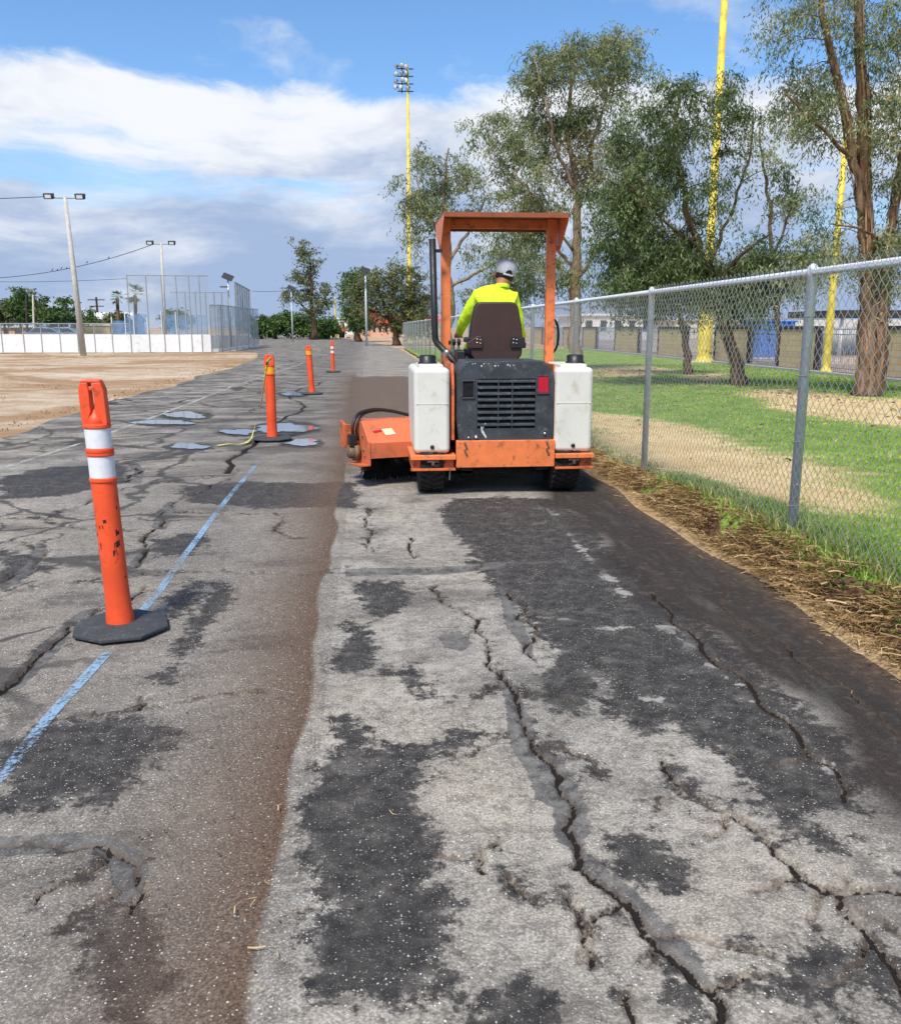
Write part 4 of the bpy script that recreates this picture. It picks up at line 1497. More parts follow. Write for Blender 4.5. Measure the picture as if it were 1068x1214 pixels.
# right gum with two stems and peeling bark
y0 = 18.2
B = (A(1027, 470, y0)[0], y0, 0.03)
make_tree('gum_tree', B,
          [([B, A(1030, 420, y0), A(1030, 350, y0), A(1028, 290, y0), A(1024, 220, y0), A(1024, 120, y0), A(1020, 30, y0), A(1018, -60, y0), A(1016, -150, y0)], .235, .05),
           ([A(1036, 470, y0 - .12), A(1046, 420, y0 - .15), A(1048, 360, y0 - .1), A(1052, 290, y0), A(1068, 200, y0 + .2), A(1090, 90, y0 + .3), A(1105, -30, y0 + .4)], .15, .04),
           ([A(1026, 260, y0), A(1010, 180, y0), A(995, 100, y0 - .2), A(975, 20, y0 - .3), A(962, -70, y0 - .4)], .105, .035),
           ([A(1012, 190, y0), A(960, 140, y0 - .5), A(930, 110, y0 - .7)], .05, .015),
           ([A(1052, 290, y0), A(1020, 270, y0 - .7), A(985, 265, y0 - 1.0)], .045, .012)],
          [(A(955, 30, y0), (.75, .9, .8), 1.2), (A(985, 100, y0), (1.0, 1, .8), 1.0), (A(950, 130, y0), (.6, .8, .6), .8), (A(1050, 60, y0), (.9, 1.2, 1.0), 1.2), (A(1000, -60, y0), (1.6, 1.4, 1.0), 1.3), (A(1060, 160, y0), (.8, 1.1, .9), 1.0), (A(1090, 230, y0), (.8, 1, .9), .9),
           (A(1060, 300, y0), (.6, .9, .7), .9), (A(985, 270, y0), (.5, .7, .45), .8), (A(965, 300, y0 - .5), (.4, .6, .3), .3), (A(1000, 190, y0), (.8, 1, .6), .4), (A(1100, -60, y0), (1.2, 1.2, 1), .6)],
          480, 38000, (.115, .026), M_BARK_PEEL, LEAF_GUM, 'thick two stemmed gum tree with peeling bark at the right edge', TG, 12, 1.0, 0.32, clump=.25, nside=22, peel=330)
# thin tree between the dense one and the right gum, far
y0 = 34.0
B = (A(925, 425, y0)[0], y0, 0.02)
make_tree('gum_tree', B,
          [([B, A(922, 360, y0), A(915, 280, y0), A(905, 200, y0), A(900, 150, y0)], .14, .025), ([A(918, 300, y0), A(940, 240, y0), A(948, 210, y0)], .06, .015)],
          [(A(905, 190, y0), (1.0, 1, 1.2), 1.2), (A(925, 260, y0), (1.3, 1.1, 1.1), 1.2), (A(940, 330, y0), (1.2, 1, .9), .8), (A(890, 300, y0), (1.4, 1, 1.3), .7)],
          100, 6500, (.18, .045), M_BARK_DARK, LEAF_GUM, 'sparse far gum tree behind the blue container', TG, 14, 0.7, 0.42, clump=.3)
# far olive bush tree left of the machine
FARG = 'trees at the far end of the road'
y0 = 75.0
B = (A(470, 402, y0)[0], y0, 0)
make_tree('bushy_tree', B,
          [([B, A(468, 385, y0), A(455, 360, y0), A(445, 335, y0)], .3, .08), ([A(468, 385, y0), A(488, 360, y0), A(494, 330, y0)], .25, .06), ([A(465, 380, y0), A(435, 365, y0), A(422, 350, y0)], .15, .05)],
          [(A(440, 340, y0), (2.0, 1.8, 1.6), 1.4), (A(475, 335, y0), (2.3, 2, 1.8), 2), (A(485, 365, y0), (1.8, 1.6, 1.3), 1.3), (A(430, 362, y0), (1.4, 1.4, .8), .6), (A(460, 358, y0), (2.0, 1.6, 1.0), 1.0), (A(497, 350, y0), (1.0, 1.2, 1.4), .8), (A(485, 380, y0), (1.7, 1.4, .8), 1.0), (A(455, 376, y0), (1.6, 1.3, .8), .9), (A(492, 388, y0), (1.5, 1.3, .6), .8)],
          260, 15000, (.34, .09), M_BARK_DARK, LEAF_OLIVE, 'rounded olive green tree beside the yellow pole at the road bend', FARG, 21, 0.35, 0.62)
y0 = 95.0
B = (A(425, 398, y0)[0], y0, 0)
make_tree('broad_tree', B, [([B, A(424, 375, y0), A(422, 345, y0)], .3, .08)],
          [(A(420, 345, y0), (1.5, 1.5, 2.2), 1.5), (A(432, 335, y0), (1.3, 1.4, 1.6), 1.0), (A(418, 368, y0), (1.5, 1.2, 1.2), 1.0), (A(428, 382, y0), (1.5, 1.2, 1.0), .8)],
          110, 7000, (.4, .13), M_BARK_DARK, LEAF_GREEN, 'grey green tree partly hidden by the olive tree at the bend', FARG, 22, 0.4, 0.75)
# tall tree alone over the road end
y0 = 110.0
B = (A(372, 398, y0)[0], y0, 0)
make_tree('tall_tree', B, [([B, A(370, 350, y0), A(366, 300, y0)], .35, .06), ([A(371, 375, y0), A(352, 355, y0), A(345, 342, y0)], .12, .04), ([A(371, 375, y0), A(385, 355, y0), A(390, 345, y0)], .12, .04)],
          [(A(365, 303, y0), (1.2, 1.2, 2.0), 1.4), (A(366, 330, y0), (1.7, 1.5, 2.0), 1.5), (A(370, 358, y0), (1.8, 1.5, 1.5), 1.3), (A(390, 350, y0), (1.0, 1, 1.4), .9), (A(346, 350, y0), (1.1, 1, 1.2), .55), (A(380, 335, y0), (1.0, 1, .9), .4)],
          170, 5600, (.42, .13), M_BARK_DARK, LEAF_OLIVE, 'tall narrow tree standing alone above the road end', FARG, 23, 0.55, 0.6, clump=.4)
y0 = 118.0
for k, (px, hy, rx, lab) in enumerate([(310, 380, 1.9, 'leftmost round hedge tree beside the tall mesh panel'), (326, 378, 2.2, 'round hedge tree left of the tall narrow tree'), (345, 379, 2.0, 'round hedge tree in front of the tall narrow tree'), (366, 381, 2.0, 'round hedge tree below the tall narrow tree'), (386, 384, 1.7, 'rightmost low hedge tree before the red roofed shelter')]):
    B = (A(px, 398, y0)[0], y0 + k, 0)
    make_tree('hedge_tree', B, [([B, A(px, 390, y0 + k), A(px + 1, hy, y0 + k)], .2, .08)],
              [(A(px, hy + 3, y0), (rx, 1.6, 1.3), 1.5), (A(px + 6, hy + 7, y0), (rx * .8, 1.4, 1.0), 1.2), (A(px - 4, hy + 11, y0), (rx * .8, 1.4, .6), .7)],
              60, 3200, (.45, .2), M_BARK_DARK, LEAF_GREEN, lab, 'row of hedge trees at the road end', 40 + k, 0.3, 0.6)
B = (A(410, 398, 130)[0], 130, 0)
B = (A(421, 398, 112)[0], 112, 0)
make_tree('shrub_tree', B, [([B, A(421, 385, 112)], .15, .06)], [(A(421, 382, 112), (1.0, 1, 1.1), 1)], 30, 1500, (.35, .18), M_BARK_DARK, LEAF_GREEN, 'small round tree in front of the red tiled houses', FARG, 51, 0.3, 0.4)
# trees beyond the white rink at the left
LG = 'trees beyond the white rink boards'
for k, (px, top, y0, rx, rz, nm, lab, mt) in enumerate([
        (6, 360, 120, 2.4, 1.5, 'broad_tree', 'brownish tree at the far left edge', LEAF_OLIVE),
        (24, 352, 115, 1.2, 2.2, 'broad_tree', 'upright light green tree at far left', LEAF_GREEN),
        (40, 354, 118, 1.1, 1.8, 'broad_tree', 'thin ragged tree beside a pale pole at far left', LEAF_OLIVE),
        (72, 362, 110, 3.4, 1.6, 'broad_tree', 'wide dark green tree left of the leaning lamp pole', LEAF_GREEN),
        (103, 374, 125, 1.6, .9, 'shrub_tree', 'low green shrub right of the leaning lamp pole', LEAF_GREEN),
        (138, 370, 120, 1.6, 1.3, 'broad_tree', 'bushy tree under the smaller palm', LEAF_OLIVE),
        (208, 368, 120, 1.9, .9, 'broad_tree', 'green tree behind the blue rink screens', LEAF_GREEN)]):
    B = (A(px, 398, y0)[0], y0, 0)
    c = A(px, top + 8, y0)
    make_tree(nm, B, [([B, A(px, 390, y0), c], .25, .08)], [(c, (rx, 1.5, rz), 1.5), (A(px + 4, top + 14, y0), (rx * 1.1, 1.4, rz * .6), 1), (A(px - 5, top + 12, y0), (rx * .6, 1.2, rz * .7), .7)],
              70, 3600, (.45, .18), M_BARK_DARK, mt, lab, LG, 60 + k, 0.35, 0.6)


def palm(px, top_py, y0, seed, label, n=26, fl=1.6):
    rd = random.Random(seed)
    B = (A(px, 400, y0)[0], y0, 0)
    root = thing('palm_tree', B, label, 'palm', 'palms beyond the rink')
    T = Vector(A(px, top_py, y0))
    b_ = MB()
    b_.tube([B, Vector(B).lerp(T, .5) + Vector((.1, 0, 0)), T], [.26, .2, .22], 8)
    b_.build('trunk', M_BARK_DARK, root, True)
    fb = MB()
    for k in range(n):
        a = 2 * math.pi * k / n + rd.uniform(-.2, .2)
        el = rd.uniform(-.9, 1.2)
        d_ = Vector((math.cos(a) * math.cos(el), math.sin(a) * math.cos(el), math.sin(el)))
        L = fl * rd.uniform(.8, 1.1)
        mid = T + d_ * L * .55 + Vector((0, 0, .1))
        # fan of leaflets
        side = d_.cross(Vector((0, 0, 1))).normalized() if abs(d_.z) < .95 else Vector((1, 0, 0))
        fb.add([T, T + d_ * .02 + side * .03, mid + side * .03, mid], [(0, 1, 2, 3)])
        for j in range(9):
            s = (j - 4) / 4
            tip = mid + (d_ * (1 - .3 * abs(s)) + side * s * .9).normalized() * L * .55 - Vector((0, 0, .25 * rd.random()))
            fb.add([mid, mid.lerp(tip, .5) + side * .05, tip, mid.lerp(tip, .5) - side * .05], [(0, 1, 2, 3)])
    o = fb.build('crown', LEAF_GREEN, root)
    at_ = o.data.attributes.new('tone', 'FLOAT', 'POINT')
    at_.data.foreach_set('value', np.random.default_rng(seed).uniform(.1, .7, len(o.data.vertices)).astype(np.float32))


palm(139, 353, 118, 1, 'smaller round headed palm left of the mesh backstop', 24, 1.0)
palm(160, 350, 112, 2, 'taller palm showing through the mesh backstop', 30, 1.5)

# ================================================================== SWEEPER MACHINE
def paint(name, col, rough=.45, dirt=None, amt=.5, scale=5, var=.10):
    return pbr(name, col, rough, 0, var, scale, 0.06, 40, dirt, amt)


M_ORANGE = paint('faded_orange_paint', lin(230, 124, 68), .5, lin(130, 78, 52), .5)
M_ORANGE_D = paint('grimy_orange_paint', lin(204, 102, 54), .5, lin(92, 60, 42), .6)
M_ORANGE_F = paint('sun_faded_orange', lin(204, 106, 66), .6, lin(140, 88, 62), .5, 4)
M_TANK = paint('white_poly_tank', lin(214, 211, 199), .5, lin(186, 176, 152), .45, 2.6, .05)
M_COWL = paint('scuffed_black_cowl', lin(58, 62, 66), .42, lin(104, 104, 102), .40, 7, .25)
M_BLACK = paint('black_plastic', lin(26, 26, 28), .5, lin(60, 58, 54), .3)
M_VOID = paint('dark_recess', lin(10, 10, 11), .9)
M_RUBBER = pbr('tyre_rubber', lin(30, 29, 28), .85, 0, .2, 12, .4, 60, lin(84, 76, 66), .35)
M_RED = pbr('red_lens', lin(190, 24, 48), .25, 0, .08, 30)
M_STEEL = pbr('worn_steel', lin(150, 146, 140), .4, .8, .2, 20, .1, 80, lin(80, 60, 46), .5)
M_RUSTY = pbr('grimy_steel', lin(128, 104, 82), .6, .3, .3, 14, .3, 60, lin(70, 52, 40), .6)
M_RUSTROOF = paint('rusty_canopy', lin(150, 78, 46), .6, lin(104, 62, 42), .6)
M_SEAT = pbr('brown_vinyl', lin(62, 40, 34), .5, 0, .12, 10, .12, 160)
M_SCUFF = pbr('pale_scuff', lin(196, 196, 192), .7, 0, .1, 40)
M_BRISTLE = pbr('black_bristles', lin(20, 19, 18), .9, 0, .3, 40)

YR = 7.62
SW = thing('ride_on_sweeper', (1.18, 8.2, 0), 'orange ride on road sweeper with black engine cowl and two white tanks', 'sweeper')


def X_(px, y=YR, py=480):
    return at(px, py, y).x


def Z_(py, y=YR, px=590):
    return at(px, py, y).z


# --- frame
zb0, zb1, zc = Z_(556), Z_(538), Z_(522)
cl_, cr_ = X_(541), X_(659)
fl_, fr_ = X_(486), X_(706)
b = MB()
b.box(cl_, cr_, YR, YR + .06, zb0 + .015, zc)
b.build('rear_bumper', M_ORANGE, SW, bevel=.006)
for nm, x0, x1 in (('l', fl_, cl_ - .004), ('r', cr_ + .004, fr_)):
    b = MB()
    b.prism([(YR - .02, zb1 - .045), (YR - .02, zb1 - .005), (YR + 1.0, zb1), (YR + 1.0, zb1 - .02), (YR + .0, zb1 - .045)], x0, x1)
    sh = b.build('tank_shelf', M_ORANGE, SW, bevel=.005)
    b = MB()
    b.box(x0 + .012, x1 - .012, YR + .035, YR + .9, zb0 + .0, zb1 - .05)
    b.box(x0 + .002, x1 - .002, YR - .012, YR + .05, zb0 - .008, zb0 + .012)
    b.build_split('shelf_beam', M_ORANGE_D, SW, bevel=.004)
    xm = (x0 + x1) / 2
    b = MB()
    b.tube([(xm - .05, YR + .01, zb1 - .06), (xm + .05, YR + .01, zb1 - .06)], .012, 8)
    b.tube([(xm, YR + .015, zb1 - .05), (xm, YR + .015, zb1 - .10)], .016, 8)
    b.build_split('drain_fitting', M_STEEL, SW, smooth=True)
# underframe
b = MB()
b.box(cl_ + .05, cl_ + .15, YR + .06, 10.1, zb0 - .02, zb0 + .10)
b.box(cr_ - .15, cr_ - .05, YR + .06, 10.1, zb0 - .02, zb0 + .10)
b.box(cl_ - .1, cr_ + .1, 7.80, 7.92, .20, .32)
b.box(cl_ - .05, cr_ + .05, 9.9, 10.05, .2, .36)
b.build_split('chassis_beam', M_BLACK, SW, bevel=.004)
b = MB()
b.box(cl_ + .16, cr_ - .16, YR + .15, YR + .9, .17, .42)
b.build('engine_sump', M_VOID, SW, bevel=.02)
b = MB()
for px in (552, 650):
    xx = X_(px)
    for k in range(4):
        zz = zc - .02 - .03 * k
        b.lathe([(.010, -.008), (.010, .008)], 8, Matrix.Translation((xx + (.006 if k % 2 else -.006), YR - .01, zz)) @ Matrix.Rotation(math.pi / 2, 4, 'X'))
b.build_split('chain_link', M_STEEL, SW)
b = MB()
b.tube([(X_(534), YR + .02, zb0 + .02), (X_(533), YR + .02, zb0 - .09)], .008, 6)
b.build('hitch_rod', M_STEEL, SW)

# --- tanks
TZ0, TZ1 = zb1 + .004, Z_(436)
for x0, x1, capx, lab in ((X_(490.5), X_(534), 507, None), (X_(658), X_(704), 680, None)):
    b = MB()
    b.box(x0, x1, YR + .02, YR + 1.05, TZ0, TZ1)
    tk = b.build('water_tank', M_TANK, SW, bevel=.045, seg=4)
    b = MB()
    b.box(x0 + .05, x1 - .05, YR + .07, YR + .62, TZ1 - .02, TZ1 + .028)
    b.build('tank_shoulder', M_TANK, tk, bevel=.02, seg=3)
    xc = X_(capx, YR + .3)
    b = MB()
    M = Matrix.Translation((xc, YR + .30, TZ1 + .02))
    b.lathe([(.085, 0), (.085, .02), (.072, .022), (.076, .07), (.060, .082), (.001, .084)], 20, M)
    b.build('tank_cap', M_BLACK, tk, True)
    b = MB()
    xm = (x0 + x1) / 2
    b.lathe([(.001, 0), (.018, 0), (.018, .012), (.008, .014)], 10, Matrix.Translation((xm, YR + .02, TZ0 + .06)) @ Matrix.Rotation(math.pi / 2, 4, 'X'))
    b.build('drain_plug', M_BLACK, tk, True)
    b = MB()   # moulded seam line
    b.box(x0 + .02, x1 - .02, YR + .0175, YR + .021, TZ0 + .43, TZ0 + .436)
    b.build('mould_seam', M_TANK, tk)

# --- engine cowl
CX0, CX1 = X_(540), X_(657.5)
CZ0, CZ1 = Z_(526), Z_(428.5)
ch = .10
YC = YR + .02
prof = [(CX0 + .035, CZ0), (CX1 - .01, CZ0), (CX1, CZ0 + .06), (CX1 - .005, CZ1 - ch), (CX1 - ch * .8, CZ1), (CX0 + ch, CZ1), (CX0 + .01, CZ1 - ch), (CX0 + .012, CZ0 + .2)]
gx0, gx1, gz0, gz1 = X_(566), X_(635), Z_(508), Z_(449)
b = MB()
b.prism(prof, YC + .035, YC + .75, 'y')
cow = b.build('engine_cowl', M_COWL, SW, bevel=.02, seg=3)
# rear skin made of four rails round the grille opening and the corner pieces
b = MB()
b.prism([(CX0 + .035, CZ0 + .01), (CX1 - .012, CZ0 + .01), (CX1 - .006, gz0), (CX0 + .02, gz0)], YC, YC + .034, 'y')
b.prism([(CX0 + .014, gz1), (CX1 - .008, gz1), (CX1 - .012, CZ1 - ch), (CX1 - ch * .9, CZ1 - .006), (CX0 + ch * 1.1, CZ1 - .006), (CX0 + .02, CZ1 - ch)], YC, YC + .034, 'y')
b.prism([(CX0 + .02, gz0 + .001), (gx0, gz0 + .001), (gx0, gz1 - .001), (CX0 + .014, gz1 - .001)], YC, YC + .034, 'y')
b.prism([(gx1, gz0 + .001), (CX1 - .006, gz0 + .001), (CX1 - .008, gz1 - .001), (gx1, gz1 - .001)], YC, YC + .034, 'y')
b.build('cowl_rear_panel', M_COWL, cow)
b = MB()
b.box(gx0, gx1, YC + .025, YC + .0345, gz0, gz1)
gr = b.build('grille_backing', M_VOID, cow)
nsl = 8
for k in range(nsl):
    zz = gz0 + (gz1 - gz0) * (k + .5) / nsl
    hh = (gz1 - gz0) / nsl
    b = MB()
    b.prism([(YC - .010, zz - hh * .10), (YC - .010, zz + hh * .10), (YC + .024, zz + hh * .55), (YC + .024, zz + hh * .36)], gx0 + .003, gx1 - .003)
    b.build('grille_slat', M_COWL, cow)
for fx_ in (.36, .60):
    xx = gx0 + (gx1 - gx0) * fx_
    b = MB()
    b.box(xx - .005, xx + .005, YC - .006, YC + .022, gz0 + .002, gz1 - .002)
    b.build('grille_bar', M_COWL, cow)
for px0, px1, py0, py1, mt, nm in ((549, 561.5, 452, 471, M_VOID, 'lamp_recess'), (638, 650, 446.5, 466, M_RED, 'tail_lamp')):
    x0, x1, z0, z1 = X_(px0), X_(px1), Z_(py1), Z_(py0)
    b = MB()
    w = .012
    for q in ((x0 - w, x1 + w, z1, z1 + w), (x0 - w, x1 + w, z0 - w, z0), (x0 - w, x0, z0, z1), (x1, x1 + w, z0, z1)):
        b.box(q[0], q[1], YC - .012, YC + .004, q[2], q[3])
    fr = b.build('lamp_bezel', M_COWL, cow, bevel=.003)
    b = MB()
    b.box(x0 + .001, x1 - .001, YC - (.008 if nm == 'tail_lamp' else .001), YC + .003, z0 + .001, z1 - .001)
    b.build(nm, mt, cow, bevel=.003)
b = MB()
rd = random.Random(4)
for px in (560, 563, 570, 573, 579, 586, 590, 601, 604, 608):
    xx, zz = X_(px), Z_(433 + rd.uniform(-2, 2))
    w, hh = rd.uniform(.006, .016), rd.uniform(.006, .018)
    b.add([(xx, YC - .0025, zz), (xx + w, YC - .0025, zz + .002), (xx + w * .8, YC - .0025, zz + hh), (xx - .003, YC - .0025, zz + hh * .7)], [(0, 1, 2, 3)])
def scuff(pts, w):
    for (a, c) in zip(pts, pts[1:]):
        p0, p1 = Vector((X_(a[0]), YC - .0028, Z_(a[1]))), Vector((X_(c[0]), YC - .0028, Z_(c[1])))
        d_ = (p1 - p0).normalized().cross(Vector((0, 1, 0))) * w
        b.add([p0 - d_, p1 - d_ * .6, p1 + d_ * .6, p0 + d_], [(0, 1, 2, 3)])
scuff([(571, 503), (572, 511), (577, 519)], .011)
scuff([(564, 516), (566, 520)], .010)
scuff([(576, 502), (572, 509)], .006)
b.build_split('paint_flake', M_SCUFF, cow)
b = MB()
for px, py in ((556, 519), (565, 519), (647, 515)):
    b.lathe([(.012, 0), (.012, .012), (.006, .016)], 8, Matrix.Translation((X_(px), YC, Z_(py))) @ Matrix.Rotation(math.pi / 2, 4, 'X'))
b.build_split('cowl_bolt', M_STEEL, cow)
# orange side cheek left of the cowl and the brace under it
b = MB()
b.prism([(YR + .05, zc), (YR + .05, CZ1 - .2), (YR + .12, CZ1 - .02), (YR + .8, CZ1 - .02), (YR + .8, zc)], CX0 - .03, CX0 - .004)
b.prism([(YR + .05, zc), (YR + .05, CZ1 - .2), (YR + .12, CZ1 - .03), (YR + .8, CZ1 - .03), (YR + .8, zc)], CX1 + .003, CX1 + .02)
b.build_split('side_cheek', M_ORANGE_D, SW, bevel=.003)
b = MB()
b.box(CX0 + .02, CX1 - .02, YC + .74, YC + 1.5, zc, CZ1 - .12)
b.build('operator_deck', M_BLACK, SW, bevel=.01)

# --- wheels
def wheel(xc, yc, R_, w, nm='wheel'):
    Mx = Matrix.Translation((xc, yc, R_)) @ Matrix.Rotation(math.pi / 2, 4, 'Y')
    b_ = MB()
    h = w / 2
    b_.lathe([(R_ * .56, -h * .8), (R_ * .80, -h), (R_ * .93, -h * .95), (R_ * .985, -h * .75), (R_, -h * .3), (R_, h * .3), (R_ * .985, h * .75), (R_ * .93, h * .95), (R_ * .80, h), (R_ * .56, h * .8)], 40, Mx)
    ty = b_.build(nm, M_RUBBER, SW, True)
    b_ = MB()
    for k in range(28):
        a = 2 * math.pi * k / 28
        for s in (-1, 1):
            Mt = Mx @ Matrix.Rotation(a + (0 if s > 0 else .11), 4, 'Z') @ Matrix.Translation((R_ * .995, 0, s * h * .48)) @ Matrix.Rotation(s * .45, 4, 'X')
            b_.box(-.012, .010, -.016, .016, -h * .44, h * .44, Mt)
    b_.build('tread', M_RUBBER, ty)
    b_ = MB()
    b_.lathe([(.03, -h * .5), (R_ * .3, -h * .55), (R_ * .5, -h * .75), (R_ * .56, -h * .8), (R_ * .56, h * .8), (R_ * .5, h * .75), (R_ * .3, h * .55), (.03, h * .5)], 24, Mx)
    b_.build('rim', M_ORANGE_D, ty, True)


wl, wr = G(511, 583), G(664, 581)
wheel(wl[0], 7.92, .28, .235)
wheel(wr[0] + .02, 7.92, .28, .26)
wheel(.75, 9.95, .30, .2)
wheel(1.62, 9.95, .30, .2)

# --- roll-over canopy
YP = 8.72
pl, pr = at(528.5, 440, YP).x, at(650, 440, YP).x
zt = at(590, 271, YP).z
zr = at(590, 256, YP - .5).z
pw = .035
for xx, lean in ((pl, -.0), (pr, .012)):
    b = MB()
    Mz = Matrix.Translation((xx, YP, 0))
    b.box(-pw - .01, pw + .01, -pw, pw, .35, zt + .09, Mz)
    b.build('canopy_post', M_ORANGE, SW, bevel=.006)
b = MB()
b.box(pl + pw + .011, pr - pw - .011, YP - .03, YP + .03, zt, zt + .08)
b.build('cross_beam', M_ORANGE_D, SW, bevel=.004)
xl, xr = pl - .055, pr + .075
YB, YF = YP - .42, YP + .55
zroof = zt + .088
b = MB()
b.box(xl, xr, YB, YF, zroof, zroof + .012)
b.box(xl, xr, YB - .004, YB + .008, zroof - .03, zroof + .011)
b.box(xl, xr, YF, YF + .01, zroof - .06, zroof + .012)
b.build_split('canopy_roof', M_RUSTROOF, SW)
for s, xx in ((-1, xl), (1, xr)):
    b = MB()
    b.prism([(YB + .005, zroof - .003), (YB + .005, zroof - .05), (YP - .05, zroof - .30), (YP + .04, zroof - .30), (YF - .01, zroof - .08), (YF - .01, zroof - .003)], xx - .006 * (s > 0), xx + .006 * (s < 0))
    b.build('canopy_gusset', M_ORANGE, SW)
    b = MB()
    x_in = (pl - pw - .01) if s < 0 else (pr + pw + .01)
    b.box(min(xx, x_in), max(xx, x_in), YP - .03, YP + .03, zroof - .28, zroof - .24)
    b.build('gusset_bracket', M_ORANGE_D, SW)

# --- exhaust
YE = 8.55
b = MB()
e0, e1, e2, e3 = at(543, 434, YE - .25), at(531, 420, YE - .12), at(515.5, 402, YE), at(512.5, 283, YE)
pts = [e0, e1, e2 + Vector((.02, 0, -.035)), e2 + Vector((.004, 0, .0)), e2 + Vector((0, 0, .06)), e3]
b.tube(pts, [.030, .030, .031, .032, .032, .032], 14)
ex = b.build('exhaust_pipe', M_BLACK, SW, True)
b = MB()
b.tube([e1 + Vector((.012, -.004, -.012)), e1 + Vector((-.03, .005, .035))], .040, 14)
b.build('pipe_clamp', M_STEEL, ex, True)
b = MB()
b.box(e3.x + .03, pl - pw - .01, YE + .0, YE + .03, e3.z - .12, e3.z - .09)
b.build('exhaust_bracket', M_BLACK, ex)

# --- seat
YS = 8.36
sx0, sx1 = at(556, 400, YS).x, at(621, 400, YS).x
sz0, sz1 = at(588, 428, YS).z, at(588, 357.5, YS).z
sc_ = (sx0 + sx1) / 2
def seat_outline(g):
    w = (sx1 - sx0) / 2
    k = [(-.80, 0), (.80, 0), (.95, .10), (1.0, .30), (.93, .62), (.80, .92), (.70, .985), (.55, 1.0), (-.55, 1.0), (-.70, .985), (-.80, .92), (-.93, .62), (-1.0, .30), (-.95, .10)]
    return [(sc_ + u * (w - g), sz0 + g * .5 + v * (sz1 - sz0 - g)) for u, v in k]
b = MB()
b.prism(seat_outline(.012), YS, YS + .03, 'y')
sb = b.build('seat_back', M_SEAT, SW, bevel=.012, seg=3)
b = MB()
b.prism(seat_outline(0), YS + .022, YS + .12, 'y')
b.build('seat_cushion_edge', M_BLACK, sb, bevel=.025, seg=3)
b = MB()
b.prism([(YS + .05, sz0 - .02), (YS + .62, sz0 + .04), (YS + .66, sz0 - .04), (YS + .05, sz0 - .16)], sx0 + .02, sx1 - .02)
b.build('seat_cushion', M_BLACK, SW, bevel=.03, seg=3)
for s in (-1, 1):
    xc = sc_ + s * .205
    zc2 = sz0 + .17
    b = MB()
    b.prism([(xc - .07, zc2 - .05), (xc + .07, zc2 - .05), (xc + .075, zc2), (xc + s * -.04 + .02, zc2 + .06), (xc + s * -.04 - .02, zc2 + .06), (xc - .075, zc2)], YS - .02, YS - .002, 'y')
    br = b.build('armrest_bracket', M_SEAT if s < 0 else M_BLACK, sb, bevel=.006)
    b = MB()
    for dx, dz in ((-.012, .032), (.018, .026), (-.014, .0), (.016, -.006)):
        b.lathe([(.007, 0), (.007, .006), (.003, .008)], 8, Matrix.Translation((xc - s * .035 + dx, YS - .02, zc2 + dz)) @ Matrix.Rotation(math.pi / 2, 4, 'X'))
    b.build_split('bracket_bolt', M_STEEL, br)
    b = MB()
    b.box(xc + s * .045 - .025, xc + s * .045 + .025, YS + .02, YS + .36, zc2 + .00, zc2 + .05)
    b.build('armrest', M_BLACK, SW, bevel=.012)
b = MB()
b.box(sc_ - .22, sc_ + .22, YS + .06, YS + .5, .8, sz0 - .17)
b.build('seat_base', M_BLACK, SW, bevel=.01)
# dash, steering wheel, levers
b = MB()
b.tube([(sc_, 9.35, .75), (sc_, 9.12, 1.28)], .03, 10)
st = b.build('steering_column', M_BLACK, SW, True)
b = MB()
Ms = Matrix.Translation((sc_, 9.10, 1.31)) @ Matrix.Rotation(math.radians(-60), 4, 'X')
ringp = [Ms @ Vector((.18 * math.cos(a), .18 * math.sin(a), 0)) for a in np.linspace(0, 2 * math.pi, 29)]
b.tube(ringp, .014, 8)
for a in (0, 2.1, 4.2):
    b.tube([Ms @ Vector((0, 0, -.02)), Ms @ Vector((.18 * math.cos(a), .18 * math.sin(a), 0))], .01, 6)
b.build('steering_wheel', M_BLACK, SW, True)
b = MB()
lx, lz = at(534, 405, 8.62).x, at(534, 412, 8.62).z
for k, (dx, dy) in enumerate(((0, .1), (.05, .13), (.1, .16))):
    b.tube([(lx + dx, 8.62 + dy, lz - .35), (lx + dx - .005, 8.62 + dy - .02, lz + .03)], .008, 6)
    b.lathe([(.001, -.03), (.016, -.025), (.02, 0), (.014, .03), (.001, .035)], 10, Matrix.Translation((lx + dx - .005, 8.62 + dy - .02, lz + .05)))
b.build_split('control_lever', M_BLACK, SW, smooth=True)
b = MB()
b.box(at(541, 410, 8.5).x, at(551, 410, 8.5).x, 8.40, 8.78, sz0 - .12, sz0 + .10)
b.build('control_box', M_BLACK, SW, bevel=.02)
b = MB()
b.box(.78, 1.62, 9.3, 10.35, .42, .86)
b.build('front_hood', M_ORANGE, SW, bevel=.04, seg=3)
b = MB()
hx, hz = at(655, 400, 8.9).x, at(655, 398, 8.9).z
b.tube([(hx + .07 * math.cos(a), 8.95, hz + .17 * math.sin(a)) for a in np.linspace(-1.5, 2.4, 14)], .012, 7)
b.build('hydraulic_hose', M_BLACK, SW, True)

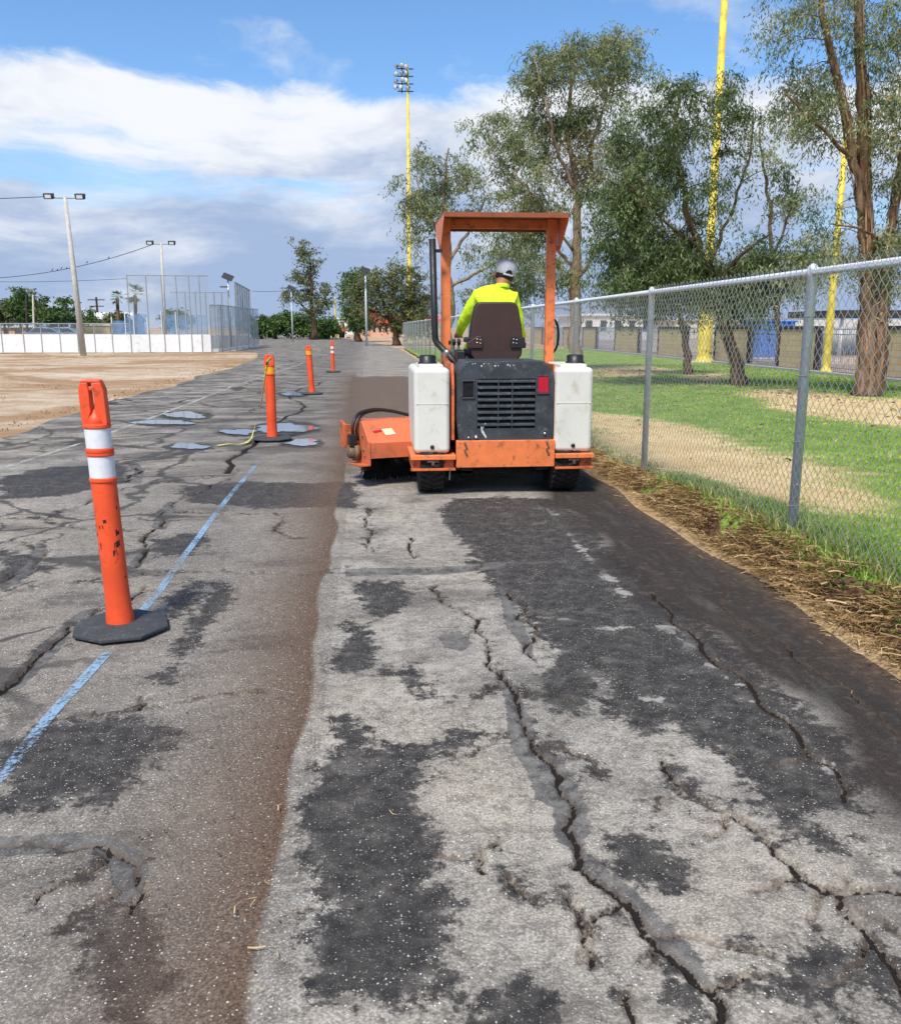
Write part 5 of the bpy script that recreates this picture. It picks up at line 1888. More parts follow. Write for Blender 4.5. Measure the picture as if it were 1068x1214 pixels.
# --- broom
bl0 = Vector((-.12, 8.42, .30))
ang = math.radians(17)
bd = Vector((math.cos(ang), math.sin(ang), 0))
bn = Vector((-math.sin(ang), math.cos(ang), 0))
BM = Matrix(((bd.x, bn.x, 0, bl0.x), (bd.y, bn.y, 0, bl0.y), (0, 0, 1, 0), (0, 0, 0, 1)))
BL = 2.1
RB = .30
b = MB()
b.tube([BM @ Vector((.06, .0, RB)), BM @ Vector((BL, .0, RB))], .20, 18)
core = b.build('broom_core', M_BRISTLE, SW, True)
rb = np.random.default_rng(5)
nb = 5200
s = rb.uniform(.07, BL, nb)
a = rb.uniform(0, 2 * math.pi, nb)
r1 = RB * rb.uniform(.90, 1.0, nb)
da = rb.normal(0, .16, nb)
p0 = np.stack([s, .17 * np.cos(a), RB + .17 * np.sin(a)], 1)
p1 = np.stack([s + rb.normal(0, .015, nb), r1 * np.cos(a + da), np.maximum(RB + r1 * np.sin(a + da), .008)], 1)
w = np.stack([np.full(nb, .005), np.zeros(nb), np.zeros(nb)], 1)
v = np.stack([p0 - w, p0 + w, p1 + w, p1 - w], 1).reshape(-1, 3)
R3 = np.array([[bd.x, bn.x, 0], [bd.y, bn.y, 0], [0, 0, 1]])
v = v @ R3.T + np.array([bl0.x, bl0.y, 0])
br = np_mesh('bristles', v, np.arange(nb * 4).reshape(-1, 4), M_BRISTLE, parent=core, origin=tuple(wloc(core)))
tag(br, kind='stuff')
# hood over the broom: sloped rear plate, flat lip, end plate
hp = [(.20, .585), (-.02, .595), (-.13, .575), (-.335, .41), (-.335, .265), (-.318, .265), (-.318, .402), (-.12, .555), (.20, .565)]
b = MB()
b.prism(hp, .02, BL, 'x', BM)
hood = b.build('broom_hood', M_ORANGE_F, SW, bevel=.004)
ep = [(-.345, .20), (-.345, .42), (-.14, .59), (.10, .59), (.30, .47), (.30, .25), (.05, .18)]
b = MB()
b.prism(ep, -.004, .018, 'x', BM)
b.build('end_plate', M_ORANGE_F, SW, bevel=.003)
b = MB()
b.prism([(-.36, .20), (.02, .17), (.02, .19), (-.36, .22)], -.10, -.006, 'x', BM)
b.prism([(.05, .33), (.05, .55), (.20, .58), (.22, .33)], -.12, -.095, 'x', BM)
b.prism([(.05, .33), (.07, .33), (.07, .55), (.05, .55)], -.095, -.006, 'x', BM)
b.build_split('motor_guard', M_ORANGE_D, SW, bevel=.004)
b = MB()
Mm = BM @ Matrix.Translation((-.02, -.06, RB)) @ Matrix.Rotation(-math.pi / 2, 4, 'Y')
b.lathe([(.085, 0), (.085, .05), (.06, .04), (.06, .085), (.045, .10), (.001, .10)], 20, Mm)
b.build('broom_motor', M_RUSTY, SW, True)
b = MB()
b.box(-.12, -.04, -.12, -.04, RB + .07, RB + .17, BM)
b.build('motor_valve', M_BLACK, SW, bevel=.01)
hpts = [(-.06, -.08, .42), (-.08, -.10, .52), (-.05, -.08, .61), (.03, -.02, .665), (.18, .02, .685), (.36, .05, .66), (.52, .06, .62), (.7, .05, .59)]
b = MB()
cr = [BM @ Vector(p) for p in hpts]
sm = []
for i_ in range(len(cr) - 1):
    P0, P1, P2, P3 = cr[max(i_ - 1, 0)], cr[i_], cr[i_ + 1], cr[min(i_ + 2, len(cr) - 1)]
    for s in range(5):
        t_ = s / 5
        sm.append(.5 * ((2 * P1) + (-P0 + P2) * t_ + (2 * P0 - 5 * P1 + 4 * P2 - P3) * t_ ** 2 + (-P0 + 3 * P1 - 3 * P2 + P3) * t_ ** 3))
b.tube(sm, .016, 9)
b.tube([p + Vector((.035, .03, -.012)) for p in sm[:-6]], .013, 8)
b.build('hydraulic_hose', M_BLACK, SW, True)
b = MB()
for (u, w, z) in ((-.0055, -.20, .33), (-.0055, -.24, .28), (-.0055, .0, .56), (-.0055, -.18, .46)):
    b.lathe([(.013, 0), (.013, .008), (.006, .012)], 8, BM @ Matrix.Translation((u, w, z)) @ Matrix.Rotation(-math.pi / 2, 4, 'Y'))
b.build_split('plate_bolt', M_STEEL, SW)
M_DECAL = pbr('cream_decal', lin(232, 206, 168), .6, 0, .08, 30)
def hood_pt(u, t_):     # on the sloped plate
    return BM @ Vector((u, -.13 - .205 * t_ - .003, .575 - .165 * t_ + .004))
b = MB()
b.quad(hood_pt(.17, .35), hood_pt(.27, .33), hood_pt(.29, .62), hood_pt(.19, .66))
b.build('decal', M_DECAL, SW)
b = MB()
b.quad(hood_pt(.075, .42), hood_pt(.16, .38), hood_pt(.165, .47), hood_pt(.085, .52))
b.build('red_decal', M_RED, SW)

# ================================================================== OPERATOR
M_VIS = pbr('hi_vis_fabric', (.58, .84, .02), .8, 0, .14, 9, .9, 14)
M_SKIN = pbr('skin', lin(176, 116, 86), .55, 0, .08, 12)
M_JEANS = pbr('dark_denim', lin(44, 50, 66), .85, 0, .15, 30, .2, 200)
M_CAP = pbr('grey_cap', lin(196, 196, 204), .8, 0, .08, 20, .3, 260)
M_HAIR = pbr('dark_hair', lin(34, 26, 22), .7, 0, .2, 60)
YD = 8.55
def D(px, py, y=YD):
    return at(px, py, y)
pel = Vector((sc_, 8.56, sz0 + .10))
J = {
    'pelvis': (pel, .155), 'waist': (pel + Vector((0, -.02, .16)), .150), 'chest': (Vector((sc_ + .0, 8.53, sz0 + .42)), .150),
    'upper': (Vector((sc_ + .01, 8.56, sz0 + .60)), .125), 'neck': (D(594, 340, 8.60), .062), 'head0': (D(597, 331, 8.63), .075), 'head1': (D(599, 322, 8.64), .092), 'head2': (D(600, 316, 8.64), .07),
    'shL': (D(567, 352, 8.57), .082), 'elL': (D(553, 375, 8.66), .060), 'foL': (D(547, 388, 8.80), .048), 'haL': (D(543, 398, 8.90), .034),
    'shR': (D(607, 353, 8.57), .080), 'elR': (D(615, 386, 8.62), .056), 'foR': (D(618, 400, 8.82), .045), 'haR': (D(612, 402, 8.98), .034),
    'hipL': (pel + Vector((-.10, .06, -.03)), .105), 'knL': (pel + Vector((-.17, .50, .03)), .072), 'anL': (pel + Vector((-.17, .62, -.38)), .050), 'toL': (pel + Vector((-.17, .78, -.44)), .045),
    'hipR': (pel + Vector((.10, .06, -.03)), .105), 'knR': (pel + Vector((.17, .50, .03)), .072), 'anR': (pel + Vector((.17, .62, -.38)), .050), 'toR': (pel + Vector((.17, .78, -.44)), .045),
}
E_ = [('pelvis', 'waist'), ('waist', 'chest'), ('chest', 'upper'), ('upper', 'neck'), ('neck', 'head0'), ('head0', 'head1'), ('head1', 'head2'), ('upper', 'shL'), ('shL', 'elL'), ('elL', 'foL'), ('foL', 'haL'),
      ('upper', 'shR'), ('shR', 'elR'), ('elR', 'foR'), ('foR', 'haR'), ('pelvis', 'hipL'), ('hipL', 'knL'), ('knL', 'anL'), ('anL', 'toL'), ('pelvis', 'hipR'), ('hipR', 'knR'), ('knR', 'anR'), ('anR', 'toR')]
# fingers: short chains rooted in each palm, curled forward over the grips
for s, hd in (('L', 'haL'), ('R', 'haR')):
    p = J[hd][0]
    inn = 1 if s == 'L' else -1
    for q, (ox, ln) in enumerate(((-.024, .060), (-.008, .068), (.008, .064), (.023, .052))):
        a0 = p + Vector((ox, .030, .004))
        J[f'f{s}{q}a'] = (a0, .0105)
        J[f'f{s}{q}b'] = (a0 + Vector((0, ln * .7, .004)), .0095)
        J[f'f{s}{q}c'] = (a0 + Vector((0, ln * .85, -.028)), .008)
        E_ += [(hd, f'f{s}{q}a'), (f'f{s}{q}a', f'f{s}{q}b'), (f'f{s}{q}b', f'f{s}{q}c')]
    J[f't{s}a'] = (p + Vector((inn * .030, .006, -.006)), .012)
    J[f't{s}b'] = (p + Vector((inn * .045, .040, -.016)), .010)
    E_ += [(hd, f't{s}a'), (f't{s}a', f't{s}b')]
OP = thing('person', (sc_, 8.56, sz0), 'operator in a neon yellow long sleeve shirt and grey cap seated on the sweeper', 'person')
names = list(J)
me = bpy.data.meshes.new('body')
org = Vector(OP.location)
me.from_pydata([tuple(J[k][0] - org) for k in names], [(names.index(a), names.index(c)) for a, c in E_], [])
body = bpy.data.objects.new('body', me)
COL.objects.link(body)
body.parent = OP
sk = body.modifiers.new('skin', 'SKIN')
sk.use_smooth_shade = True
for k, nme in enumerate(names):
    sv_ = me.skin_vertices[0].data[k]
    rr = J[nme][1]
    sv_.radius = (rr, rr)
    if nme in ('waist', 'pelvis'):
        sv_.radius = (rr * 1.1, rr * .8)
    sv_.use_root = (nme == 'pelvis')
ss = body.modifiers.new('sub', 'SUBSURF')
ss.levels = ss.render_levels = 3
dg_ = bpy.context.evaluated_depsgraph_get()
ev = body.evaluated_get(dg_)
nm_ = bpy.data.meshes.new_from_object(ev)
body.modifiers.clear()
body.data = nm_
for mt in (M_VIS, M_SKIN, M_JEANS):
    nm_.materials.append(mt)
neckz = (J['neck'][0] - org).z
for p in nm_.polygons:
    c = p.center
    hand = min((Vector(c) - (J[h][0] - org)).length - .02 * ('f' in h) for h in names if h.startswith(('ha', 'fL', 'fR', 'tL', 'tR')))
    if c.z > neckz + .012:
        p.material_index = 1
    elif hand < .055:
        p.material_index = 1
    elif c.z < .14 and c.y > -.02 and abs(c.x) < .4 and (c.z < .06 or c.y > .2):
        p.material_index = 2 if not (abs(c.x) > .22 and c.z > .1) else 0
    else:
        p.material_index = 0
nm_.shade_smooth()
# cloth folds: ridged noise pushed along the normals of the clothed faces
from mathutils import noise as mnoise
cloth = {}
for p in nm_.polygons:
    if p.material_index != 1:
        for vi in p.vertices:
            cloth[vi] = 1
for vi in cloth:
    v_ = nm_.vertices[vi]
    q = Vector((v_.co.x * 9, v_.co.y * 9, v_.co.z * 6 + v_.co.x * 5))
    rdg = 1 - abs(mnoise.noise(q)) * 2.2
    v_.co += v_.normal * (.006 * rdg + .004 * mnoise.noise(q * 2.3))
nm_.update()
# head details
hc = J['head1'][0]
tilt = Matrix.Translation(hc) @ Matrix.Rotation(math.radians(14), 4, 'Y') @ Matrix.Rotation(math.radians(10), 4, 'X') @ Matrix.Rotation(math.radians(14), 4, 'Z')
b = MB()
b.lathe([(.090, -.028), (.099, -.005), (.103, .025), (.099, .060), (.084, .090), (.055, .110), (.02, .118), (.001, .119)], 26, tilt)
cap_ = b.build('cap', M_CAP, OP, True)
b = MB()   # opening at the back with its strap
for k in range(15):
    a0, a1 = math.pi * k / 15, math.pi * (k + 1) / 15
    def cp(a, rr_):
        u, z = rr_ * math.cos(a), -.005 + rr_ * 1.15 * math.sin(a)
        return tilt @ Vector((u, -math.sqrt(max(.1045 ** 2 - u * u, 0)) - .0015 + max(0, z - .03) * .12, z))
    b.add([cp(a0, .034), cp(a1, .034), tilt @ Vector((0, -.106, .004))], [(0, 1, 2)])
b.build('cap_opening', M_HAIR, cap_)
b = MB()
b.tube([tilt @ Vector((.1035 * math.sin(a), -.1035 * math.cos(a), -.014)) for a in np.linspace(-.5, .5, 9)], .008, 6)
b.build('cap_strap', M_CAP, cap_, True)
b = MB()
b.prism([(-.075, .08), (-.06, .145), (0, .170), (.06, .145), (.075, .08)], .0, .008, 'z', tilt)
b.build('cap_brim', M_CAP, cap_, bevel=.002)
b = MB()
b.lathe([(.052, -.085), (.078, -.070), (.088, -.045), (.0925, -.020), (.090, .0)], 20, tilt @ Matrix.Translation((0, -.008, 0)))
b.build('hair', M_HAIR, OP, True)
b = MB()
for s in (-1, 1):
    b.lathe([(.001, -.010), (.016, -.008), (.022, 0), (.014, .006), (.001, .007)], 12, tilt @ Matrix.Translation((s * .095, .008, -.045)) @ Matrix.Rotation(s * 1.45, 4, 'Y') @ Matrix.Scale(1.4, 4, (1, 0, 0)))
b.lathe([(.001, .02), (.008, .01), (.014, -.012), (.001, -.018)], 10, tilt @ Matrix.Translation((0, .098, -.055)))
b.build_split('facial_feature', M_SKIN, OP, smooth=True)
b = MB()
for s in (-1, 1):
    b.lathe([(.001, -.007), (.010, -.003), (.011, .003), (.001, .008)], 10, tilt @ Matrix.Translation((s * .034, .082, -.035)))
b.tube([tilt @ Vector((u, .090 - u * u * 5, -.090)) for u in np.linspace(-.025, .025, 6)], .004, 6)
b.build_split('facial_feature', M_HAIR, OP, smooth=True)
b = MB()
b.lathe([(.078, -.02), (.082, .0), (.072, .018)], 18, Matrix.Translation(J['neck'][0] + Vector((0, -.006, .0))) @ Matrix.Rotation(-.25, 4, 'X'), cap=False)
b.build('collar', M_VIS, OP, True)

# ================================================================== DELINEATOR POSTS
M_DELO = pbr('orange_plastic', (.82, .085, .02), .5, 0, .12, 5, .08, 30, lin(140, 62, 40), .30)
M_WBAND = pbr('white_reflective', lin(226, 226, 228), .4, 0, .05, 40, .15, 300)
M_YBAND = pbr('amber_reflective', lin(246, 170, 30), .4, 0, .06, 40, .1, 300)
M_BASE = pbr('black_rubber_base', lin(58, 60, 62), .8, 0, .2, 14, .4, 80, lin(104, 98, 90), .4)
M_GOUGE = pbr('dark_gouge', lin(60, 26, 18), .9)


def delineator(loc, H, lean, bands, label, yaw=0.3, scars=False, slim=1.0, wide_base=.235):
    root = thing('delineator_post', loc, label, 'post', 'orange delineator posts along the lane')
    b_ = MB()
    pr = []
    oc = [(wide_base * math.cos(a), wide_base * .98 * math.sin(a)) for a in (np.arange(8) + .5) * math.pi / 4 + yaw]
    for sc2, z in ((1.0, 0.002), (1.0, .020), (.88, .034), (.30, .040)):
        pr.append([(x * sc2, y * sc2, z) for x, y in oc])
    vs = [p for ring in pr for p in ring]
    fs = [tuple(range(8))[::-1], tuple(range(24, 32))]
    for i_ in range(3):
        fs += [(i_ * 8 + k, i_ * 8 + (k + 1) % 8, (i_ + 1) * 8 + (k + 1) % 8, (i_ + 1) * 8 + k) for k in range(8)]
    b_.add([Vector(p) + Vector(loc) for p in vs], fs)
    b_.build('base', M_BASE, root, bevel=.006)
    Sh = Matrix(((1, 0, lean[0], loc[0]), (0, 1, lean[1], loc[1]), (0, 0, 1, loc[2]), (0, 0, 0, 1)))
    r0 = .058 * slim
    zt_ = H - .20
    prof_ = [(r0 * 1.16, .030), (r0 * 1.12, .075), (r0 * 1.03, .11), (r0, .2)]
    for (z0, z1, m_) in bands:
        prof_ += [(r0, z0 - .022), (r0 * 1.09, z0 - .018), (r0 * 1.09, z0 - .005), (r0, z0 - .001), (r0, z1 + .001), (r0 * 1.09, z1 + .005), (r0 * 1.09, z1 + .018), (r0, z1 + .022)]
    prof_ = [prof_[0]] + sorted(prof_[1:], key=lambda q: q[1])
    prof_ += [(r0, zt_ - .01), (r0 * .96, zt_)]
    b_ = MB()
    b_.lathe(prof_, 26, Sh)
    tb_ = b_.build('tube', M_DELO, root)
    tb_.data.shade_smooth()
    md = tb_.modifiers.new('es', 'EDGE_SPLIT')
    md.split_angle = math.radians(40)
    for (z0, z1, m_) in bands:
        b_ = MB()
        b_.lathe([(r0 * 1.012, z0), (r0 * 1.012, z1)], 26, Sh, cap=False)
        b_.build('reflective_band', m_, root, True)
    # flattened grab handle with a keyhole slot
    b_ = MB()
    w_, t_ = r0 * 1.0, r0 * .42
    for s in (-1, 1):
        b_.prism([(s * w_, zt_ - .005), (s * w_ * .98, H - .045), (s * w_ * .80, H - .012), (s * w_ * .20, H - .012), (s * w_ * .16, H - .06), (s * w_ * .16, zt_ + .055), (s * w_ * .62, zt_ - .005)], -t_ * 1.3, t_ * 1.3, 'y', Sh)
    b_.prism([(-w_ * .82, H - .014), (w_ * .82, H - .014), (w_ * .70, H), (-w_ * .70, H)], -t_ * 1.3, t_ * 1.3, 'y', Sh)
    b_.prism([(-w_ * .27, H - .050), (w_ * .27, H - .050), (w_ * .27, H - .030), (-w_ * .27, H - .030)], -t_, t_, 'y', Sh)
    b_.build('grab_handle', M_DELO, root, bevel=.005)
    b_ = MB()
    b_.lathe([(r0 * .95, zt_ - .012), (r0 * .60, zt_ + .03), (r0 * .2, zt_ + .062), (.001, zt_ + .066)], 20, Sh)
    b_.build('handle_cone', M_DELO, root, True)
    if scars:
        rd2 = random.Random(2)
        b_ = MB()
        for k in range(16):
            a = rd2.choice([rd2.uniform(-.9, -.3), rd2.uniform(-2.9, -2.5), rd2.uniform(-2.2, -.6)])
            z = rd2.choice([rd2.uniform(.42, .62), rd2.uniform(.2, .6), rd2.uniform(.44, .5)])
            w2, h2 = rd2.uniform(.003, .012), rd2.uniform(.003, .02)
            q = []
            for du, dz in ((-1, -1), (1, -.7), (.7, 1), (-1, .6)):
                aa = a + du * w2 / r0
                q.append(Sh @ Vector((r0 * 1.006 * math.cos(aa), r0 * 1.006 * math.sin(aa), z + dz * h2)))
            b_.quad(*q)
        b_.build_split('gouge', M_GOUGE, root)
    return root


d1, d2, d3, d4 = G(144, 746), G(323, 521), G(370, 467), G(395, 441)
delineator((d1[0], d1[1], .004), 1.21, (-.038, .0), [(.755, .855, M_WBAND), (.895, .985, M_WBAND)], 'nearest scuffed orange delineator post with two white bands at the left', .25, True)
delineator((d2[0], d2[1], .004), 1.10, (.0, .0), [(.86, .95, M_YBAND)], 'orange delineator post with caution tape tied to its top', .1, False, 1.12, .27)
delineator((d3[0], d3[1], .004), 1.06, (-.05, 0), [(.86, .95, M_YBAND)], 'orange delineator post with amber band standing third from the camera', .4, False, 1.1, .25)
delineator((d4[0], d4[1], .004), 1.02, (-.01, 0), [(.62, .70, M_WBAND), (.76, .84, M_WBAND)], 'farthest orange delineator post with thin white bands', .2, False, 1.0, .25)


# caution tape: yellow ribbon with worn black print
def tape_material():
    t = NT('caution_tape')
    u = t.attr('along')
    co = t.coord('Object')
    k = t.map(t.noise(t.vmul(co, (1, 1, 1)), 30, 2), .52, .58)
    g = t.map(t.math('SINE', t.math('MULTIPLY', u, 16.0)), .1, .3)
    c = t.mix(t.math('MULTIPLY', g, k), lin(214, 204, 92), lin(40, 38, 20))
    return t.done(t.bsdf(c, .35, 0, None, .4))


tz = d2[1]
tp = [at(321, 424, tz - .08), at(317, 428, tz - .09), at(314, 448, tz - .10), at(310, 475, tz - .10), at(304, 500, tz - .12), Vector((*G(298, 522), .03)), Vector((*G(292, 526), .014)), Vector((*G(283, 528), .016)), Vector((*G(272, 527), .014)), Vector((*G(258, 529), .012))]
vs, fs, al = [], [], []
L = 0
for i_, p in enumerate(tp):
    if i_:
        L += (p - tp[i_ - 1]).length
    d_ = (tp[min(i_ + 1, len(tp) - 1)] - tp[max(i_ - 1, 0)]).normalized()
    tw = .5 + .35 * i_
    sd_ = Vector((math.cos(tw) * .8 + .3, math.sin(tw), .2)) if i_ < 6 else d_.cross(Vector((0, 0, 1)))
    sd_ = (sd_ - d_ * sd_.dot(d_)).normalized() * (.017 if i_ < 6 else .026)
    vs += [tuple(p - sd_), tuple(p + sd_)]
    al += [L, L]
    if i_:
        fs.append((2 * i_ - 2, 2 * i_ - 1, 2 * i_ + 1, 2 * i_))
tape = np_mesh('caution_tape', vs, fs, tape_material(), dict(along=al))
sol = tape.modifiers.new('thick', 'SOLIDIFY')
sol.thickness = .0008
tag(tape, 'yellow caution tape with black print hanging from a post onto the road', 'tape')

# ================================================================== RIGHT BACKGROUND
M_YEL = pbr('yellow_pole_paint', lin(214, 190, 62), .55, 0, .2, 1.4, .05, 30, lin(160, 136, 58), .5)
M_CONC = pbr('pale_concrete', lin(186, 182, 172), .85, 0, .10, 4, .2, 40, lin(150, 142, 128), .4)
M_DARKM = pbr('dark_metal', lin(54, 50, 52), .6, 0, .15, 6)
M_LAMP = pbr('lamp_housing', lin(92, 96, 98), .5, .2, .15, 8)
M_LENS = pbr('lamp_lens', lin(206, 212, 218), .2, 0, .05, 10)


def stadium_pole(base, top_z, r0, r1, label, lamps=0, steps=True, rows=4, sleeve=1.9, nar=.58):
    root = thing('stadium_light_pole', base, label, 'light pole', 'yellow stadium light poles')
    b_ = MB()
    b_.lathe([(r0 * 1.5, -.1), (r0 * 1.5, .12), (r0 * 1.2, .14), (r0, .3), (r0, sleeve), (r0 * nar, sleeve + .06), (r1, top_z)], 18, Matrix.Translation(base))
    b_.build('pole', M_YEL, root, True)
    b_ = MB()
    b_.lathe([(r0 * 2.0, -.05), (r0 * 2.0, .06), (r0 * 1.9, .07)], 18, Matrix.Translation(base))
    b_.build('footing', M_CONC, root)
    if steps:
        b_ = MB()
        z = 3.0
        k = 0
        while z < top_z - 1:
            s = 1 if k % 2 else -1
            rr = r0 + (r1 - r0) * z / top_z
            b_.tube([(base[0] + s * rr * .9, base[1], z), (base[0] + s * (rr + .14), base[1], z)], .012, 5)
            z += .42
            k += 1
        b_.build_split('climbing_step', M_YEL, root)
    if lamps:
        b_ = MB()
        for q in range(rows):
            b_.box(base[0] - .9, base[0] + .5, base[1] - .06, base[1] + .06, top_z - .3 - .62 * q, top_z - .22 - .62 * q)
        b_.box(base[0] - .55, base[0] - .47, base[1] - .05, base[1] + .05, top_z - .3 - .62 * rows + .5, top_z + .1)
        b_.build_split('lamp_frame', M_DARKM, root)
        rd2 = random.Random(9)
        for q in range(rows):
            for w_ in range(3):
                c = Vector((base[0] - .95 + w_ * .45 + rd2.uniform(-.12, .12), base[1] - .25, top_z - .12 - .58 * q + rd2.uniform(-.12, .12)))
                Ml = Matrix.Translation(c) @ Matrix.Rotation(math.radians(rd2.uniform(-35, -10)), 4, 'Z') @ Matrix.Rotation(math.radians(115), 4, 'X')
                b_ = MB()
                Ml = Ml @ Matrix.Rotation(rd2.uniform(-.5, .5), 4, 'X') @ Matrix.Rotation(rd2.uniform(-.6, .6), 4, 'Y') @ Matrix.Scale(.78, 4)
                b_.lathe([(.08, -.22), (.12, -.2), (.14, -.05), (.27, .12), (.28, .16)], 14, Ml)
                o = b_.build('floodlight', M_LAMP, root, True)
                b_ = MB()
                b_.lathe([(.26, .155), (.20, .19), (.001, .2)], 14, Ml)
                b_.build('lens', M_LENS, o, True)
    return root


pA = G(834, 430)
stadium_pole((pA[0], pA[1], 0), 19, .29, .11, 'thick yellow stadium pole rising behind the leaning lawn tree', sleeve=3.3)
pC = atx(979, 438, 14.5)
stadium_pole((14.5, pC.y, 0), 7.7, .12, .075, 'thinner yellow stadium pole right of the blue container', nar=.95)
stadium_pole((at(486, 395, 85).x, 85, 0), 24.2, .25, .09, 'far yellow stadium pole with a cluster of floodlights on top', 1, sleeve=7, nar=.8)

# kerb and path in front of the park wall
M_KERB = pbr('grey_kerb', lin(150, 148, 144), .9, 0, .12, 2, .3, 30)
M_PATH = pbr('dark_path', lin(74, 72, 74), .9, 0, .15, 3, .3, 30)
b = MB()
b.box(14.02, 14.30, -8, 64, -.03, .10)
tag(b.build('kerb', M_KERB, None, bevel=.02), 'pale concrete kerb edging the far side of the lawn', kind='structure')
b = MB()
b.box(14.30, 15.05, -8, 64, -.03, .055)
tag(b.build('path', M_PATH), 'narrow dark path between the kerb and the panel wall', kind='structure')

M_BLOCK = None
def block_material():
    t = NT('tan_block')
    co = t.coord('Object')
    br_ = t.n('ShaderNodeTexBrick')
    t.put(br_.inputs['Vector'], t.n('ShaderNodeCombineXYZ').outputs[0])
    cx_ = br_.inputs['Vector'].links[0].from_node
    sp = t.n('ShaderNodeSeparateXYZ')
    t.put(sp.inputs[0], co)
    t.t.links.new(sp.outputs[1], cx_.inputs[0])
    t.t.links.new(sp.outputs[2], cx_.inputs[1])
    br_.inputs['Scale'].default_value = 1
    br_.inputs['Brick Width'].default_value = .40
    br_.inputs['Row Height'].default_value = .20
    br_.inputs['Mortar Size'].default_value = .006
    br_.inputs['Color1'].default_value = (*lin(206, 184, 140), 1)
    br_.inputs['Color2'].default_value = (*lin(196, 172, 130), 1)
    br_.inputs['Mortar'].default_value = (*lin(150, 130, 98), 1)
    return t.done(t.bsdf(br_.outputs[0], .9, 0, t.bump(br_.outputs['Fac'], -.3, .01), .2))


M_BLOCK = block_material()
M_FRAME = pbr('dark_brown_trim', lin(58, 46, 48), .7, 0, .12, 5)
M_IRON = pbr('pale_blue_iron', lin(140, 152, 170), .6, .2, .1, 5)
WX = 15.2
def wy(px):
    return atx(px, 420, WX).y
PAN = [(1150, 1041), (968, 922), (887, 846), (812, 779), (756, 728), (706, 690)]
spans = [(wy(a), wy(c)) for a, c in PAN]
last = spans[-1][1]
for k in range(3):
    spans.append((last + 2.4, last + 6.4))
    last += 6.4
labs = ['tan block wall panel at the right edge behind the peeling gum', 'tan block wall panel right of the blue container', 'tan block wall panel behind the leaning trunk', 'tan block wall panel left of the thick yellow pole', 'tan block wall panel behind the second fence post', 'tan block wall panel just right of the white tank', 'tan block wall panel hidden in part by the machine', 'tan block wall panel seen under the canopy', 'farthest tan block wall panel']
wall_h = 1.38
for k, ((ya, yb), lab) in enumerate(zip(spans, labs)):
    root = thing('wall_panel', (WX, (ya + yb) / 2, .0), lab, 'wall', 'tan park wall panels')
    b = MB()
    b.box(WX, WX + .15, ya + .13, yb - .13, -.05, wall_h)
    b.build('block_infill', M_BLOCK, root)
    b = MB()
    b.box(WX - .04, WX + .19, ya, yb, wall_h + .002, wall_h + .12)
    b.build('cap_beam', M_FRAME, root, bevel=.01)
    for q in (ya, yb - .13):
        b = MB()
        b.box(WX - .03, WX + .18, q, q + .128, -.05, wall_h)
        b.build('pillar', M_FRAME, root)
    if k < len(spans) - 1:
        yn = spans[k + 1][0]
        root = thing('iron_railing', (WX + .07, (yb + yn) / 2, 0), 'pale iron railing beside the ' + lab.replace('tan block ', ''), 'railing', 'iron railings between wall panels')
        b = MB()
        for z in (.15, wall_h - .15, wall_h + .02):
            b.tube([(WX + .07, yb + .002, z), (WX + .07, yn - .002, z)], .018, 6)
        b.build_split('rail', M_IRON, root)
        nn = max(2, int((yn - yb) / .13))
        for j in range(1, nn):
            b = MB()
            yy = yb + (yn - yb) * j / nn
            b.tube([(WX + .07, yy, .05), (WX + .07, yy, wall_h + .10)], .011, 5)
            b.build('bar', M_IRON, root)

# blue container behind the wall
M_BLUEC = pbr('blue_container_paint', lin(28, 104, 196), .5, 0, .12, 3, .1, 20, lin(30, 70, 130), .4)
p0, p1 = at(893, 425, 40), at(940, 425, 40)
ztop = at(900, 382, 40).z
root = thing('waste_container', ((p0.x + p1.x) / 2, 40, 0), 'bright blue steel container standing behind the wall gap', 'container')
b = MB()
b.prism([(p0.x + .12, .1), (p1.x - .12, .1), (p1.x, ztop), (p0.x, ztop)], 40, 41.6, 'y')
b.build('body', M_BLUEC, root, bevel=.03)
b = MB()
b.box(p0.x - .05, p1.x + .05, 39.95, 41.65, ztop, ztop + .09)
b.build('rim', M_BLUEC, root, bevel=.01)
for k in range(4):
    xx = p0.x + .2 + (p1.x - p0.x - .4) * k / 3
    b = MB()
    b.prism([(xx - .04, .15), (xx + .04, .15), (xx + .04, ztop - .02), (xx - .04, ztop - .02)], 39.92, 39.998, 'y')
    b.build('rib', M_BLUEC, root)
b = MB()
b.box(p0.x + .05, p1.x - .05, 40, 41.6, 0, .1)
b.build('skid', M_CONC, root)

# shade structure and pale buildings beyond the park
M_WHITEW = pbr('white_wall', lin(222, 220, 214), .85, 0, .06, 2)
M_CREAM = pbr('cream_wall', lin(214, 200, 178), .85, 0, .06, 2)
M_SALMON = pbr('salmon_wall', lin(214, 164, 134), .85, 0, .06, 2)
M_REDROOF = pbr('red_roof', lin(206, 82, 52), .7, 0, .12, 3, .2, 8)
M_WIN = pbr('dark_window', lin(52, 58, 66), .2, 0, .1, 5)
M_GREYROOF = pbr('grey_roof', lin(120, 124, 132), .7, 0, .12, 3)


